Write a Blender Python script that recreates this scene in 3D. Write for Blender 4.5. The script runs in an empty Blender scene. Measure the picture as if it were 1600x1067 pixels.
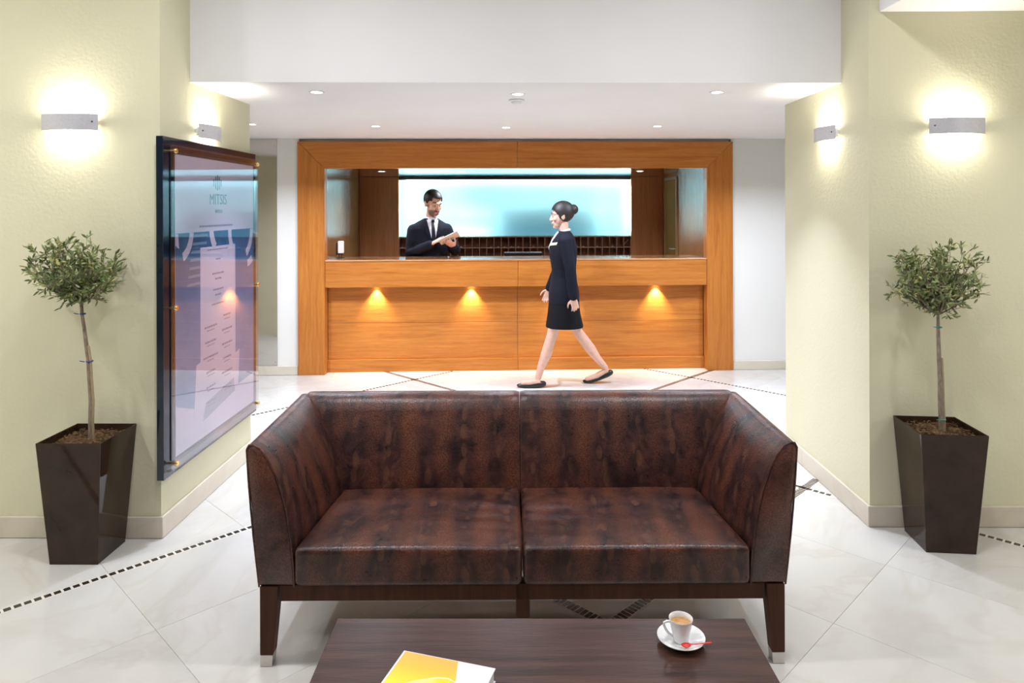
import bpy, bmesh, math, random
from mathutils import Vector, Matrix, noise
random.seed(7)
PI = math.pi
SC = bpy.context.scene
COL = SC.collection

# ------------------------------------------------------------------ camera
cam_d = bpy.data.cameras.new('camera')
cam = bpy.data.objects.new('camera', cam_d)
COL.objects.link(cam)
cam_d.sensor_width = 36.0
cam_d.lens = 1086.0 / 1600.0 * 36.0
cam_d.shift_y = -(533.5 - 325.0) / 1600.0
cam_d.clip_start = 0.05
cam.location = (0, 0, 1.6)
cam.matrix_world = (Matrix.Translation((0, 0, 1.6)) @ Matrix.Rotation(math.radians(0.853), 4, 'Z')
                    @ Matrix.Rotation(PI / 2, 4, 'X') @ Matrix.Rotation(math.radians(-0.1875), 4, 'Z'))
SC.camera = cam

# ------------------------------------------------------------------ world, exposure, light levels
w = bpy.data.worlds.new('world')
SC.world = w
w.use_nodes = True
w.node_tree.nodes['Background'].inputs[0].default_value = (0.9, 0.92, 1.0, 1)
w.node_tree.nodes['Background'].inputs[1].default_value = 0.05
SC.view_settings.view_transform = 'Standard'
SC.view_settings.look = 'None'
SC.view_settings.gamma = 1.0
SC.view_settings.use_curve_mapping = False
SC.view_settings.exposure = 0.06
SC.cycles.use_denoising = True
SC.cycles.use_adaptive_sampling = True
SC.cycles.adaptive_threshold = 0.05
SC.cycles.max_bounces = 7
SC.cycles.diffuse_bounces = 3
SC.cycles.glossy_bounces = 4
SC.cycles.transparent_max_bounces = 10
SC.cycles.caustics_reflective = False
SC.cycles.caustics_refractive = False
SC.cycles.sample_clamp_indirect = 6.0

W_LOBBY_FILL = 18.0       # each unseen downlight added in the lobby ceiling
W_SIDE_FILL = 31.0  # each unseen globe lamp added at the sides of the lobby
W_REAR_FRONT, W_REAR_BACK = 9.0, 24.0   # corridor ceiling downlights, front and back row
W_SCONCE_UP, W_SCONCE_DN = 2.7, 1.7
W_COUNTER = 42.0
W_NICHE = 7.5
WARM = (1.0, 0.95, 0.86)
NEUT = (0.95, 0.97, 1.04)
COOL = (0.88, 0.97, 1.18)

# reception block: a local frame (u along the desk, v into the depth, z up), turned 3 degrees
RA, RY = math.radians(2.985), 6.752
def RW(u, v, z=0.0):
    return Vector((u * math.cos(RA) - v * math.sin(RA), RY + u * math.sin(RA) + v * math.cos(RA), z))

# ------------------------------------------------------------------ helpers
MATS = {}
class NT:
    def __init__(s, name):
        m = bpy.data.materials.new(name); m.use_nodes = True
        s.m = m; s.t = m.node_tree; s.b = s.t.nodes['Principled BSDF']; s.out = s.t.nodes['Material Output']
    def n(s, typ, **kw):
        nd = s.t.nodes.new(typ)
        for k, v in kw.items():
            if k.startswith('i_'):
                nd.inputs[k[2:].replace('_', ' ')].default_value = v
            else: setattr(nd, k, v)
        return nd
    def l(s, a, b): s.t.links.new(a, b)
    def coord(s, scale=(1, 1, 1), src='Object', rot=(0, 0, 0)):
        tc = s.n('ShaderNodeTexCoord'); mp = s.n('ShaderNodeMapping')
        mp.inputs['Scale'].default_value = scale; mp.inputs['Rotation'].default_value = rot
        s.l(tc.outputs[src], mp.inputs['Vector']); return mp.outputs['Vector']
    def noise(s, vec, scale, detail=3, rough=0.55, dist=0.0):
        nd = s.n('ShaderNodeTexNoise'); s.l(vec, nd.inputs['Vector'])
        nd.inputs['Scale'].default_value = scale; nd.inputs['Detail'].default_value = detail
        nd.inputs['Roughness'].default_value = rough; nd.inputs['Distortion'].default_value = dist
        return nd.outputs['Fac']
    def ramp(s, fac, stops):
        nd = s.n('ShaderNodeValToRGB'); s.l(fac, nd.inputs['Fac'])
        e = nd.color_ramp.elements
        e[0].position, e[0].color = stops[0][0], (*stops[0][1], 1)
        e[1].position, e[1].color = stops[-1][0], (*stops[-1][1], 1)
        for p, c in stops[1:-1]:
            x = e.new(p); x.color = (*c, 1)
        return nd.outputs['Color']
    def mix(s, fac, a, b, blend='MIX'):
        nd = s.n('ShaderNodeMix', data_type='RGBA', blend_type=blend)
        for sock, v in ((nd.inputs[0], fac), (nd.inputs[6], a), (nd.inputs[7], b)):
            if hasattr(v, 'is_output'): s.l(v, sock)
            elif isinstance(v, tuple): sock.default_value = (*v, 1)
            else: sock.default_value = v
        return nd.outputs[2]
    def math(s, op, a, b=None, clamp=False):
        nd = s.n('ShaderNodeMath', operation=op, use_clamp=clamp)
        for i, v in enumerate((a, b)):
            if v is None: continue
            if hasattr(v, 'is_output'): s.l(v, nd.inputs[i])
            else: nd.inputs[i].default_value = v
        return nd.outputs[0]
    def bump(s, h, strength=0.2, dist=0.002):
        nd = s.n('ShaderNodeBump'); s.l(h, nd.inputs['Height'])
        nd.inputs['Strength'].default_value = strength; nd.inputs['Distance'].default_value = dist
        s.l(nd.outputs['Normal'], s.b.inputs['Normal']); return nd
    def base(s, c):
        if hasattr(c, 'is_output'): s.l(c, s.b.inputs['Base Color'])
        else: s.b.inputs['Base Color'].default_value = (*c, 1)
    def set(s, **kw):
        for k, v in kw.items():
            s.b.inputs[k.replace('_', ' ')].default_value = v
        return s

def simple(name, col, rough=0.5, metal=0.0, coat=0.0, nscale=40, amp=0.06, bump=0.0, spec=0.5):
    """plain material with a faint procedural unevenness"""
    if name in MATS: return MATS[name]
    k = NT(name); v = k.coord()
    n = k.noise(v, nscale, 3)
    lo = tuple(max(0, c * (1 - amp)) for c in col); hi = tuple(min(1, c * (1 + amp)) for c in col)
    k.base(k.ramp(n, [(0.3, lo), (0.7, hi)]))
    k.set(Roughness=rough, Metallic=metal, Coat_Weight=coat, Coat_Roughness=0.05, Specular_IOR_Level=spec)
    if bump: k.bump(n, bump, 0.002)
    MATS[name] = k.m
    return k.m

def emit(name, col, strength):
    if name in MATS: return MATS[name]
    k = NT(name)
    e = k.n('ShaderNodeEmission'); e.inputs[0].default_value = (*col, 1); e.inputs[1].default_value = strength
    k.l(e.outputs[0], k.out.inputs[0]); MATS[name] = k.m
    if name != 'fill_globe_glow': k.m.cycles.emission_sampling = 'NONE'      # the lamp next to the lens does the lighting
    return k.m

class MB:
    """collects geometry for one mesh"""
    def __init__(s): s.v = []; s.f = []
    def add(s, vs, fs):
        o = len(s.v); s.v += [tuple(x) for x in vs]; s.f += [tuple(i + o for i in f) for f in fs]; return s
    def box(s, x0, x1, y0, y1, z0, z1):
        vs = [(x, y, z) for z in (z0, z1) for y in (y0, y1) for x in (x0, x1)]
        return s.add(vs, [(0, 2, 3, 1), (4, 5, 7, 6), (0, 1, 5, 4), (2, 6, 7, 3), (0, 4, 6, 2), (1, 3, 7, 5)])
    def prism(s, poly, lo, hi, axis='z'):
        """polygon (ccw) extruded along an axis; poly gives the other two coordinates"""
        def P(a, b, c): return {'z': (a, b, c), 'y': (a, c, b), 'x': (c, a, b)}[axis]
        n = len(poly)
        vs = [P(a, b, lo) for a, b in poly] + [P(a, b, hi) for a, b in poly]
        fs = [tuple(range(n - 1, -1, -1)), tuple(range(n, 2 * n))] + [(i, (i + 1) % n, n + (i + 1) % n, n + i) for i in range(n)]
        return s.add(vs, fs)
    def loft(s, rings, cap=True, closed=True):
        n = len(rings[0]); vs = [p for r in rings for p in r]; fs = []
        for k in range(len(rings) - 1):
            for i in range(n if closed else n - 1):
                j = (i + 1) % n
                fs.append((k * n + i, k * n + j, (k + 1) * n + j, (k + 1) * n + i))
        if cap:
            fs.append(tuple(range(n - 1, -1, -1))); m = (len(rings) - 1) * n
            fs.append(tuple(range(m, m + n)))
        return s.add(vs, fs)
    def lathe(s, prof, n=24, c=(0, 0, 0), cap=True):
        rings = [[(c[0] + r * math.cos(2 * PI * i / n), c[1] + r * math.sin(2 * PI * i / n), c[2] + z) for i in range(n)] for r, z in prof]
        return s.loft(rings, cap)
    def tube(s, pts, rad, n=10, ry=None, up=(0, 0, 1), ends=True):
        """round-ended tube through pts; rad a number or list; ry scales the second axis"""
        pts = [Vector(p) for p in pts]
        R = list(rad) if hasattr(rad, '__len__') else [rad] * len(pts)
        K = (list(ry) if hasattr(ry, '__len__') else [ry] * len(pts)) if ry else [1.0] * len(pts)
        if ends:
            d0 = (pts[0] - pts[1]).normalized(); d1 = (pts[-1] - pts[-2]).normalized()
            P = [pts[0] + d0 * R[0] * 0.85, pts[0] + d0 * R[0] * 0.5] + pts + [pts[-1] + d1 * R[-1] * 0.5, pts[-1] + d1 * R[-1] * 0.85]
            R = [R[0] * 0.35, R[0] * 0.82] + R + [R[-1] * 0.82, R[-1] * 0.35]; K = [K[0]] * 2 + K + [K[-1]] * 2; pts = P
        rings = []; u = Vector(up)
        for i, p in enumerate(pts):
            t = (pts[min(i + 1, len(pts) - 1)] - pts[max(i - 1, 0)]).normalized()
            a = u - t * u.dot(t)
            if a.length < 1e-3: a = Vector((0, 1, 0)) - t * t.y
            if a.length < 1e-3: a = Vector((1, 0, 0)) - t * t.x
            a.normalize(); b = a.cross(t)
            u = a
            rings.append([p + a * (math.sin(2 * PI * k / n) * R[i] * K[i]) - b * (math.cos(2 * PI * k / n) * R[i]) for k in range(n)])
        return s.loft(rings[::1])
    def ball(s, c, r, nu=16, nv=10, rot=None):
        r = (r, r, r) if not hasattr(r, '__len__') else r
        rings = []
        for j in range(nv + 1):
            a = -PI / 2 + PI * j / nv
            a = max(-PI / 2 + 0.02, min(PI / 2 - 0.02, a))
            ring = []
            for i in range(nu):
                b = 2 * PI * i / nu
                p = Vector((r[0] * math.cos(a) * math.cos(b), r[1] * math.cos(a) * math.sin(b), r[2] * math.sin(a)))
                if rot: p = rot @ p
                ring.append(p + Vector(c))
            rings.append(ring)
        return s.loft(rings)
    def mesh(s, name='m', smooth=False, bevel=0.0, seg=2, fix=True, angle=None):
        me = bpy.data.meshes.new(name)
        me.from_pydata([tuple(p) for p in s.v], [], s.f)
        bm = bmesh.new(); bm.from_mesh(me)
        if fix: bmesh.ops.recalc_face_normals(bm, faces=bm.faces)
        if bevel:
            es = [e for e in bm.edges if len(e.link_faces) == 2 and e.calc_face_angle(0) > 0.5]
            bmesh.ops.bevel(bm, geom=es, offset=bevel, segments=seg, profile=0.5, affect='EDGES', clamp_overlap=True)
        bm.to_mesh(me); bm.free()
        if smooth:
            me.shade_smooth()
            me.set_sharp_from_angle(angle=math.radians(angle if angle else 50))
        me.update()
        return me

def ob(name, me, mat=None, parent=None, loc=(0, 0, 0), rz=0.0, rot=None):
    if isinstance(me, MB): me = me.mesh(name)
    if mat and not me.materials: me.materials.append(mat)
    o = bpy.data.objects.new(name, me); COL.objects.link(o)
    o.location = loc
    o.rotation_euler = rot if rot else (0, 0, rz)
    if parent: o.parent = parent
    return o
def tag(o, label=None, cat=None, group=None, kind=None):
    if label: o['label'] = label
    if cat: o['category'] = cat
    if group: o['group'] = group
    if kind: o['kind'] = kind
    return o
def thing(name, label, cat, loc=(0, 0, 0), rz=0.0, group=None):
    o = bpy.data.objects.new(name, None); COL.objects.link(o)
    o.empty_display_size = 0.05
    o.location = loc; o.rotation_euler = (0, 0, rz)
    return tag(o, label, cat, group)
def light(name, typ, parent, loc, power, col, rot=(0, 0, 0), **kw):
    d = bpy.data.lights.new(name, typ); d.energy = power; d.color = col
    for k, v in kw.items(): setattr(d, k, v)
    o = bpy.data.objects.new(name, d); COL.objects.link(o)
    o.location = loc; o.rotation_euler = rot
    if parent: o.parent = parent
    return o
def struct(name, mb, mat, label=None, parent=None, bevel=0.0, loc=(0, 0, 0), rz=0.0):
    o = ob(name, mb.mesh(name, bevel=bevel), mat, parent, loc, rz)
    if not parent: tag(o, label, None, None, 'structure')
    return o
def rounded(sx, sy, sz, r, n=10, puff=None):
    """rounded box centred at the origin, dense at the edges"""
    bm = bmesh.new(); bmesh.ops.create_cube(bm, size=2.0)
    bmesh.ops.subdivide_edges(bm, edges=bm.edges[:], cuts=n, use_grid_fill=True)
    h = (sx / 2, sy / 2, sz / 2)
    def warp(t, hh):
        # spread samples so that several fall inside the edge radius
        s_ = abs(t); e = min(0.95, 1 - 2.2 * 2 / (n + 1))
        k = (hh - r) / hh
        v = s_ / e * k if s_ < e else k + (s_ - e) / (1 - e) * (1 - k)
        return math.copysign(v * hh, t)
    for v in bm.verts:
        p = Vector([warp(c, hh) for c, hh in zip(v.co, h)])
        q = Vector([max(-(hh - r), min(hh - r, c)) for c, hh in zip(p, h)])
        d = p - q
        v.co = q + d.normalized() * r if d.length > 1e-9 else p
        if puff: v.co = puff(v.co)
    me = bpy.data.meshes.new('rounded'); bm.to_mesh(me); bm.free(); me.shade_smooth()
    return me
def remesh(mb, voxel, smooth_it=4, factor=0.5):
    """fuse overlapping closed pieces into one continuous skin"""
    me = mb.mesh('fuse', fix=True)
    o = bpy.data.objects.new('fuse_tmp', me); COL.objects.link(o)
    m = o.modifiers.new('r', 'REMESH'); m.mode = 'VOXEL'; m.voxel_size = voxel; m.adaptivity = 0
    s = o.modifiers.new('s', 'SMOOTH'); s.iterations = smooth_it; s.factor = factor
    dg = bpy.context.evaluated_depsgraph_get(); dg.update()
    out = bpy.data.meshes.new_from_object(o.evaluated_get(dg))
    bpy.data.objects.remove(o); out.shade_smooth()
    return out
def text_mesh(txt, size, extrude=0.0006, align='CENTER'):
    c = bpy.data.curves.new('t', 'FONT'); c.body = txt; c.size = size; c.extrude = extrude; c.align_x = align
    c.resolution_u = 3
    o = bpy.data.objects.new('t', c); COL.objects.link(o)
    dg = bpy.context.evaluated_depsgraph_get(); dg.update()
    me = bpy.data.meshes.new_from_object(o.evaluated_get(dg))
    bpy.data.objects.remove(o)
    return me

# ------------------------------------------------------------------ materials
def plaster(name, col, scale=55, strength=0.35):
    k = NT(name); v = k.coord()
    n = k.noise(v, scale, 4, 0.6); n2 = k.noise(v, 2.2, 2)
    a = tuple(c * 0.985 for c in col); b = tuple(min(1, c * 1.015) for c in col)
    k.base(k.ramp(n2, [(0.3, a), (0.7, b)])); k.set(Roughness=0.65, Specular_IOR_Level=0.25)
    k.bump(n, strength, 0.004); return k.m
M_KHAKI = plaster('khaki_plaster', (0.67, 0.635, 0.445))
M_CREAM = plaster('cream_paint', (0.78, 0.755, 0.70), 120, 0.06)
M_WHITE = plaster('ceiling_paint', (0.85, 0.835, 0.825), 150, 0.04)

def marble(name, base, vein, rough=0.10, per_object=True):
    k = NT(name); v = k.coord((1, 1, 1), 'Object')
    if per_object:
        oi = k.n('ShaderNodeObjectInfo'); va = k.n('ShaderNodeVectorMath', operation='ADD')
        sc_ = k.n('ShaderNodeVectorMath', operation='SCALE'); cx = k.n('ShaderNodeCombineXYZ')
        for i in range(3): k.l(oi.outputs['Random'], cx.inputs[i])
        k.l(cx.outputs[0], sc_.inputs[0]); sc_.inputs['Scale'].default_value = 37.0
        k.l(v, va.inputs[0]); k.l(sc_.outputs[0], va.inputs[1]); v = va.outputs[0]
    n1 = k.noise(v, 2.3, 6, 0.6, 0.9); n2 = k.noise(v, 0.9, 4, 0.6, 2.0)
    ve = k.math('SUBTRACT', n2, 0.5); ve = k.math('ABSOLUTE', ve); ve = k.math('MULTIPLY', ve, 22.0, True)
    ve = k.math('SUBTRACT', 1.0, ve, True); ve = k.math('MULTIPLY', ve, n1)
    c0 = k.ramp(n1, [(0.3, tuple(c * 0.955 for c in base)), (0.7, tuple(min(1, c * 1.03) for c in base))])
    c = k.mix(k.math('MULTIPLY', ve, 0.45), c0, vein)
    if per_object:
        tint = k.ramp(oi.outputs['Random'], [(0.0, (0.93, 0.92, 0.905)), (1.0, (1.0, 1.0, 1.0))])
        c = k.mix(1.0, c, tint, 'MULTIPLY')
    k.base(c); k.set(Roughness=rough, Specular_IOR_Level=0.5); return k.m
M_MARBLE = marble('polished_cream_marble', (0.62, 0.600, 0.555), (0.48, 0.42, 0.33))
M_SKIRT = marble('honed_marble_skirting', (0.64, 0.575, 0.46), (0.50, 0.38, 0.26), 0.3, False)
M_GROUT = simple('pale_grout', (0.66, 0.62, 0.55), 0.7)
M_TESS = simple('dark_mosaic_stone', (0.030, 0.024, 0.022), 0.18, nscale=90, amp=0.4)
M_TESSB = simple('brown_mosaic_stone', (0.075, 0.055, 0.045), 0.18, nscale=90, amp=0.4)

def wood(name, light_, dark, along='x', rough=0.32, coat=0.15, stretch=22.0, coarse=1.0, bump=0.05, ridged=False):
    k = NT(name)
    s = {'x': (1, stretch, stretch), 'y': (stretch, 1, stretch), 'z': (stretch, stretch, 1)}[along]
    v = k.coord(s)
    n = k.noise(v, 1.6 * coarse, 5, 0.6, 0.6); f = k.noise(v, 9 * coarse, 3, 0.7)
    c = k.ramp(n, [(0.30, dark), (0.48, tuple((a + b) / 2 for a, b in zip(light_, dark))), (0.72, light_)])
    c2 = k.ramp(f, [(0.35, (0.80, 0.78, 0.76)), (0.6, (1, 1, 1))])
    k.base(k.mix(0.8, c, c2, 'MULTIPLY'))
    k.set(Roughness=rough, Coat_Weight=coat, Coat_Roughness=0.12)
    if ridged:      # upright grain ridges spread reflections sideways
        vr = k.coord((1, 1, 0.004)); rn = k.noise(vr, 420, 2, 0.6)
        bp = k.bump(rn, 0.9, 0.0012); k.l(bp.outputs['Normal'], k.b.inputs['Coat Normal'])
    elif bump: k.bump(f, bump, 0.001)
    return k.m
TEAK_L, TEAK_D = (0.57, 0.212, 0.042), (0.41, 0.126, 0.020)
M_TEAKX = wood('orange_teak_horizontal', TEAK_L, TEAK_D, 'x')
M_TEAKZ = wood('orange_teak_upright', TEAK_L, TEAK_D, 'z')
M_TOP = wood('lacquered_counter_top', (0.62, 0.30, 0.13), (0.48, 0.21, 0.08), 'x', 0.12, 1.0)
M_NICHE = wood('lacquered_niche_veneer', (0.42, 0.20, 0.07), (0.30, 0.13, 0.04), 'z', 0.14, 1.0, ridged=True)
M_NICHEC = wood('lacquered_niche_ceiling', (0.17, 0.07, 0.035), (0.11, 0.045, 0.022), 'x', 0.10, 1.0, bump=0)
M_PANEL = wood('dark_brown_panel', (0.50, 0.21, 0.085), (0.34, 0.13, 0.05), 'z', 0.35, 0.3)
M_RACK = wood('rack_walnut', (0.42, 0.17, 0.10), (0.28, 0.11, 0.06), 'z', 0.4, 0.1)
M_RACKE = wood('rack_edge', (0.50, 0.30, 0.20), (0.36, 0.20, 0.13), 'z', 0.4, 0.1)
M_DOORW = wood('olive_door_veneer', (0.25, 0.16, 0.045), (0.19, 0.115, 0.03), 'z', 0.2, 0.8)
M_WENGE = wood('wenge_table_top', (0.095, 0.046, 0.033), (0.026, 0.012, 0.009), 'x', 0.32, 0.0, 16, 1.4, 0.7)
M_SOFAW = wood('dark_walnut_leg', (0.085, 0.030, 0.012), (0.045, 0.015, 0.006), 'z', 0.45, 0.0)
M_WENGE.node_tree.nodes['Principled BSDF'].inputs['Specular IOR Level'].default_value = 0.32
for m_ in (M_SOFAW, M_TEAKX, M_TEAKZ): m_.node_tree.nodes['Principled BSDF'].inputs['Specular IOR Level'].default_value = 0.2
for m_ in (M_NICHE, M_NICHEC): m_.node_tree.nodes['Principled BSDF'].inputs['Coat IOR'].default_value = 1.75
M_STEEL = simple('brushed_steel', (0.62, 0.60, 0.57), 0.32, 1.0, nscale=200)
M_SATIN = simple('satin_grey_enamel', (0.60, 0.59, 0.63), 0.35, 0.25, nscale=120)
M_BRASS = simple('polished_brass', (0.83, 0.55, 0.20), 0.18, 1.0)
M_BLACK = simple('black_plastic', (0.012, 0.012, 0.014), 0.35)
M_PLASTICW = simple('white_plastic', (0.80, 0.80, 0.79), 0.3, amp=0.02)
M_CHINA = simple('white_porcelain', (0.86, 0.86, 0.85), 0.08, coat=0.5, amp=0.01)
M_LAMP = emit('lamp_lens', (1.0, 0.95, 0.86), 14.0)
M_LAMPW = emit('warm_lamp_lens', (1.0, 0.80, 0.50), 30.0)
# ------------------------------------------------------------------ the setting
XL, XR = -1.764, 1.737                 # inner faces of the two piers
YL, YR = 3.360, 3.511                  # their front faces
YLB, YRB = 4.477, 4.619                # their rear ends
ZC, ZH = 2.275, 3.2                    # corridor ceiling, lobby ceiling
floor = struct('floor', MB().box(-4.8, 4.8, -4.2, 9.6, -0.14, -0.012), M_GROUT, 'cream marble floor laid diagonally with dark mosaic strips')

def ab(a, b):                          # floor grid: a = y - 1.03 x, b = y + 0.955 x
    x = (b - a) / 1.985
    return Vector((x, a + 1.03 * x, 0))
A0, B0, PA, PB = 2.33, 2.98, 2.60, 2.54
g = 0.0007
ta, tb = PA / 3, PB / 3
o0 = ab(0, 0)
cen = (ab(0, 0) + ab(ta, tb)) / 2
quad = [ab(g, g) - cen, ab(g, tb - g) - cen, ab(ta - g, tb - g) - cen, ab(ta - g, g) - cen]
tile_me = MB().prism([(p.x, p.y) for p in quad], -0.012, 0.0).mesh('floor_tile', bevel=0.0006, seg=1)
tile_me.materials.append(M_MARBLE)
for i in range(-12, 12):
    for j in range(-12, 12):
        c = ab(A0 + i * ta, B0 + j * tb) + cen
        if abs(c.x) > 4.2 or c.y < 0.6 or c.y > 8.9: continue
        if c.x < XL - 0.45 and YL + 0.4 < c.y < YLB - 0.4: continue
        if c.x > XR + 0.45 and YR + 0.4 < c.y < YRB - 0.4: continue
        if c.y > 7.4 and abs(c.x) > 2.6: continue
        ob('floor_tile', tile_me, None, floor, c)

def strip(p0, p1, wide):
    """a line of mosaic: pale bed and dark pieces"""
    p0, p1 = Vector((*p0, 0)), Vector((*p1, 0))
    d = (p1 - p0).normalized(); q = Vector((-d.y, d.x, 0)); L = (p1 - p0).length
    half, pitch, ln = (0.0225, 0.0225, 0.0160) if wide else (0.0135, 0.0345, 0.0245)
    m = MB()
    n = int(L / pitch)
    for i in range(n):
        s0 = i * pitch; s1 = s0 + ln
        h = half * random.uniform(0.9, 1.0)
        pts = [p0 + d * s0 - q * h, p0 + d * s1 - q * h, p0 + d * s1 + q * h, p0 + d * s0 + q * h]
        m.prism([(p.x, p.y) for p in pts], 0.0002, 0.0011)
    o = ob('mosaic_strip', m.mesh('mosaic_strip'), M_TESSB if wide else M_TESS, floor); tag(o, kind='stuff')
    h = half + 0.006
    pts = [p0 - q * h, p1 - q * h, p1 + q * h, p0 + q * h]
    ob('mosaic_bed', MB().prism([(p.x, p.y) for p in pts], 0.00002, 0.0003), M_GROUTL, floor)
M_GROUTL = simple('light_mosaic_bed', (0.72, 0.67, 0.58), 0.25)
def xa(x, a): return (x, a + 1.03 * x)
def xb(x, b): return (x, b - 0.955 * x)
strip(xa(-3.2, 4.87), xa(0.25, 4.90), False)
strip(xa(0.31, 4.93), xa(1.93, 4.945), True)
strip(xa(0.335, 2.33), xa(1.735, 2.335), True)
strip(xb(0.31, 2.98), xb(-1.7, 2.98), True)
strip(xa(-4.0, 7.522), xa(-0.66, 7.522), False)
strip(xb(-1.35, 5.508), xb(0.30, 5.51), True)
strip(xb(0.34, 5.51), xb(1.735, 5.512), False)
strip(xb(2.0, 5.55), xb(3.3, 5.575), False)
strip(xb(1.20, 8.07), xb(3.6, 8.085), False)
strip(xa(-2.2, 2.33), xa(0.30, 2.33), False)
strip(xb(0.36, 2.98), xb(3.0, 2.98), False)

struct('wall_left', MB().box(-4.7, XL, YL, YLB, 0, ZH), M_KHAKI, 'khaki plastered pier wall behind the framed poster')
struct('wall_right', MB().box(XR, 4.7, YR, YRB, 0, ZH), M_KHAKI, 'khaki plastered pier wall right of the sofa')
struct('wall_lobby_left', MB().box(-4.8, -4.6, -4.2, YL, 0, ZH), M_KHAKI, 'khaki side wall of the lobby')
struct('wall_lobby_right', MB().box(4.6, 4.8, -4.2, YR, 0, ZH), M_KHAKI, 'khaki side wall of the lobby')
struct('wall_front', MB().box(-4.8, 4.8, -4.3, -4.1, 0, ZH), wood('added_dark_panelling', (0.16, 0.085, 0.05), (0.10, 0.05, 0.03), 'z'), 'unseen wall behind the viewer with dark panelling added to dim reflections')  # invented panelling, kept dark so glossy surfaces mirror less light
struct('ceiling_front', MB().box(-4.8, 4.8, -4.3, 4.3, ZH, ZH + 0.1), M_WHITE, 'high white lobby ceiling')
struct('ceiling', MB().prism([(-4.4, 4.40), (-1.80, 4.40), (-1.80, 3.6676), (1.77, 3.8094), (1.77, 4.5), (4.4, 4.5), (4.4, 9.3), (-4.4, 9.3)], ZC, ZH),
       M_WHITE, 'low white ceiling and bulkhead over the reception')
struct('trim_1', MB().box(1.792, 4.6, 0.6, YR - 0.001, 2.577, ZH), M_WHITE, 'white dropped soffit at the top right corner')
struct('wall_corridor_left', MB().box(-4.5, -4.3, 4.3, 7.4, 0, ZC), M_CREAM, 'cream end wall of the side passage')
struct('wall_corridor_right', MB().box(4.3, 4.5, 4.4, 7.6, 0, ZC), M_CREAM, 'cream end wall of the side passage')
def skirt(name, mb, lab, loc=(0, 0, 0), rz=0): struct(name, mb, M_SKIRT, lab, None, 0.004, loc, rz)
t, hb = 0.014, 0.105
skirt('baseboard_left', MB().prism([(-4.6, YL - t), (XL + t, YL - t), (XL + t, YLB + t), (XL - 0.3, YLB + t), (XL - 0.3, YLB), (XL, YLB), (XL, YL), (-4.6, YL)], 0.001, hb), 'beige marble skirting round the left pier')
skirt('baseboard_right', MB().prism([(4.6, YR - t), (4.6, YR), (XR, YR), (XR, YRB), (XR + 0.3, YRB), (XR + 0.3, YRB + t), (XR - t, YRB + t), (XR - t, YR - t)], 0.001, hb), 'beige marble skirting round the right pier')
VW = 0.03                               # back wall plane
struct('wall_back', MB().box(-4.6, -2.150, VW, VW + 0.2, 0, ZC).box(2.060, 4.6, VW, VW + 0.2, 0, ZC).box(-2.150, 2.060, VW + 0.03, VW + 0.2, 2.235, ZC),
       M_CREAM, 'cream wall either side of the reception desk', loc=RW(0, 0), rz=RA)
skirt('baseboard_back_left', MB().box(-4.3, -2.166, VW - 0.022, VW, 0.001, 0.088), 'marble skirting left of the reception desk', RW(0, 0), RA)
skirt('baseboard_back_right', MB().box(2.075, 4.3, VW - 0.022, VW, 0.001, 0.088), 'marble skirting right of the reception desk', RW(0, 0), RA)

# niche behind the desk
NL, NR, NB, NZ = -1.906, 1.850, 1.87, 1.990
struct('wall_niche_left', MB().box(NL - 0.12, NL, 0.121, 2.2, 0, NZ), M_NICHE, 'lacquered wood side wall behind the desk, left', loc=RW(0, 0), rz=RA)
struct('wall_niche_right', MB().box(NR, NR + 0.12, 0.121, 2.2, 0, NZ), M_NICHE, 'lacquered wood side wall behind the desk, right', loc=RW(0, 0), rz=RA)
struct('wall_niche_back', MB().box(NL, NR, 2.1, 2.2, 0, NZ), M_PANEL, 'dark wall behind the key rack', loc=RW(0, 0), rz=RA)
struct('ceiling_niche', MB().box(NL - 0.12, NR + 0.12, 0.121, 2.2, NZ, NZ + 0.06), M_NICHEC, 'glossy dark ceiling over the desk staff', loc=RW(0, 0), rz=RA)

def rth(name, label, cat, u=0, v=0, z=0, group=None):
    o = thing(name, label, cat, RW(u, v, z), RA, group); o['_b'] = 0
    del o['_b']; BASES[o.name] = (u, v, z); return o
BASES = {}
def rbox(parent, name, u0, u1, v0, v1, z0, z1, mat, bevel=0.0, seg=2):
    u, v, z = BASES[parent.name]
    return ob(name, MB().box(u0 - u, u1 - u, v0 - v, v1 - v, z0 - z, z1 - z).mesh(name, bevel=bevel, seg=seg), mat, parent)

for side, (u0, u1) in (('left', (NL, -1.426)), ('right', (1.453, NR))):
    o = rth('wood_panel', 'tall dark brown wood panel %s of the glowing screen' % side, 'wall panel', (u0 + u1) / 2, NB, 0)
    e = 0.002
    rbox(o, 'panel_face', u0 + e, u1 - e, NB, NB + 0.20, 0.001, NZ - 0.002, M_PANEL, 0.003)
    if side == 'left': rbox(o, 'edge_strip', u0 + e, u0 + 0.03, NB - 0.012, NB - 0.0005, 0.001, NZ - 0.002, M_PANEL, 0.002)
    else: rbox(o, 'edge_strip', u1 - 0.05, u1 - e, NB - 0.012, NB - 0.0005, 0.001, NZ - 0.002, M_PANEL, 0.002)

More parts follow.
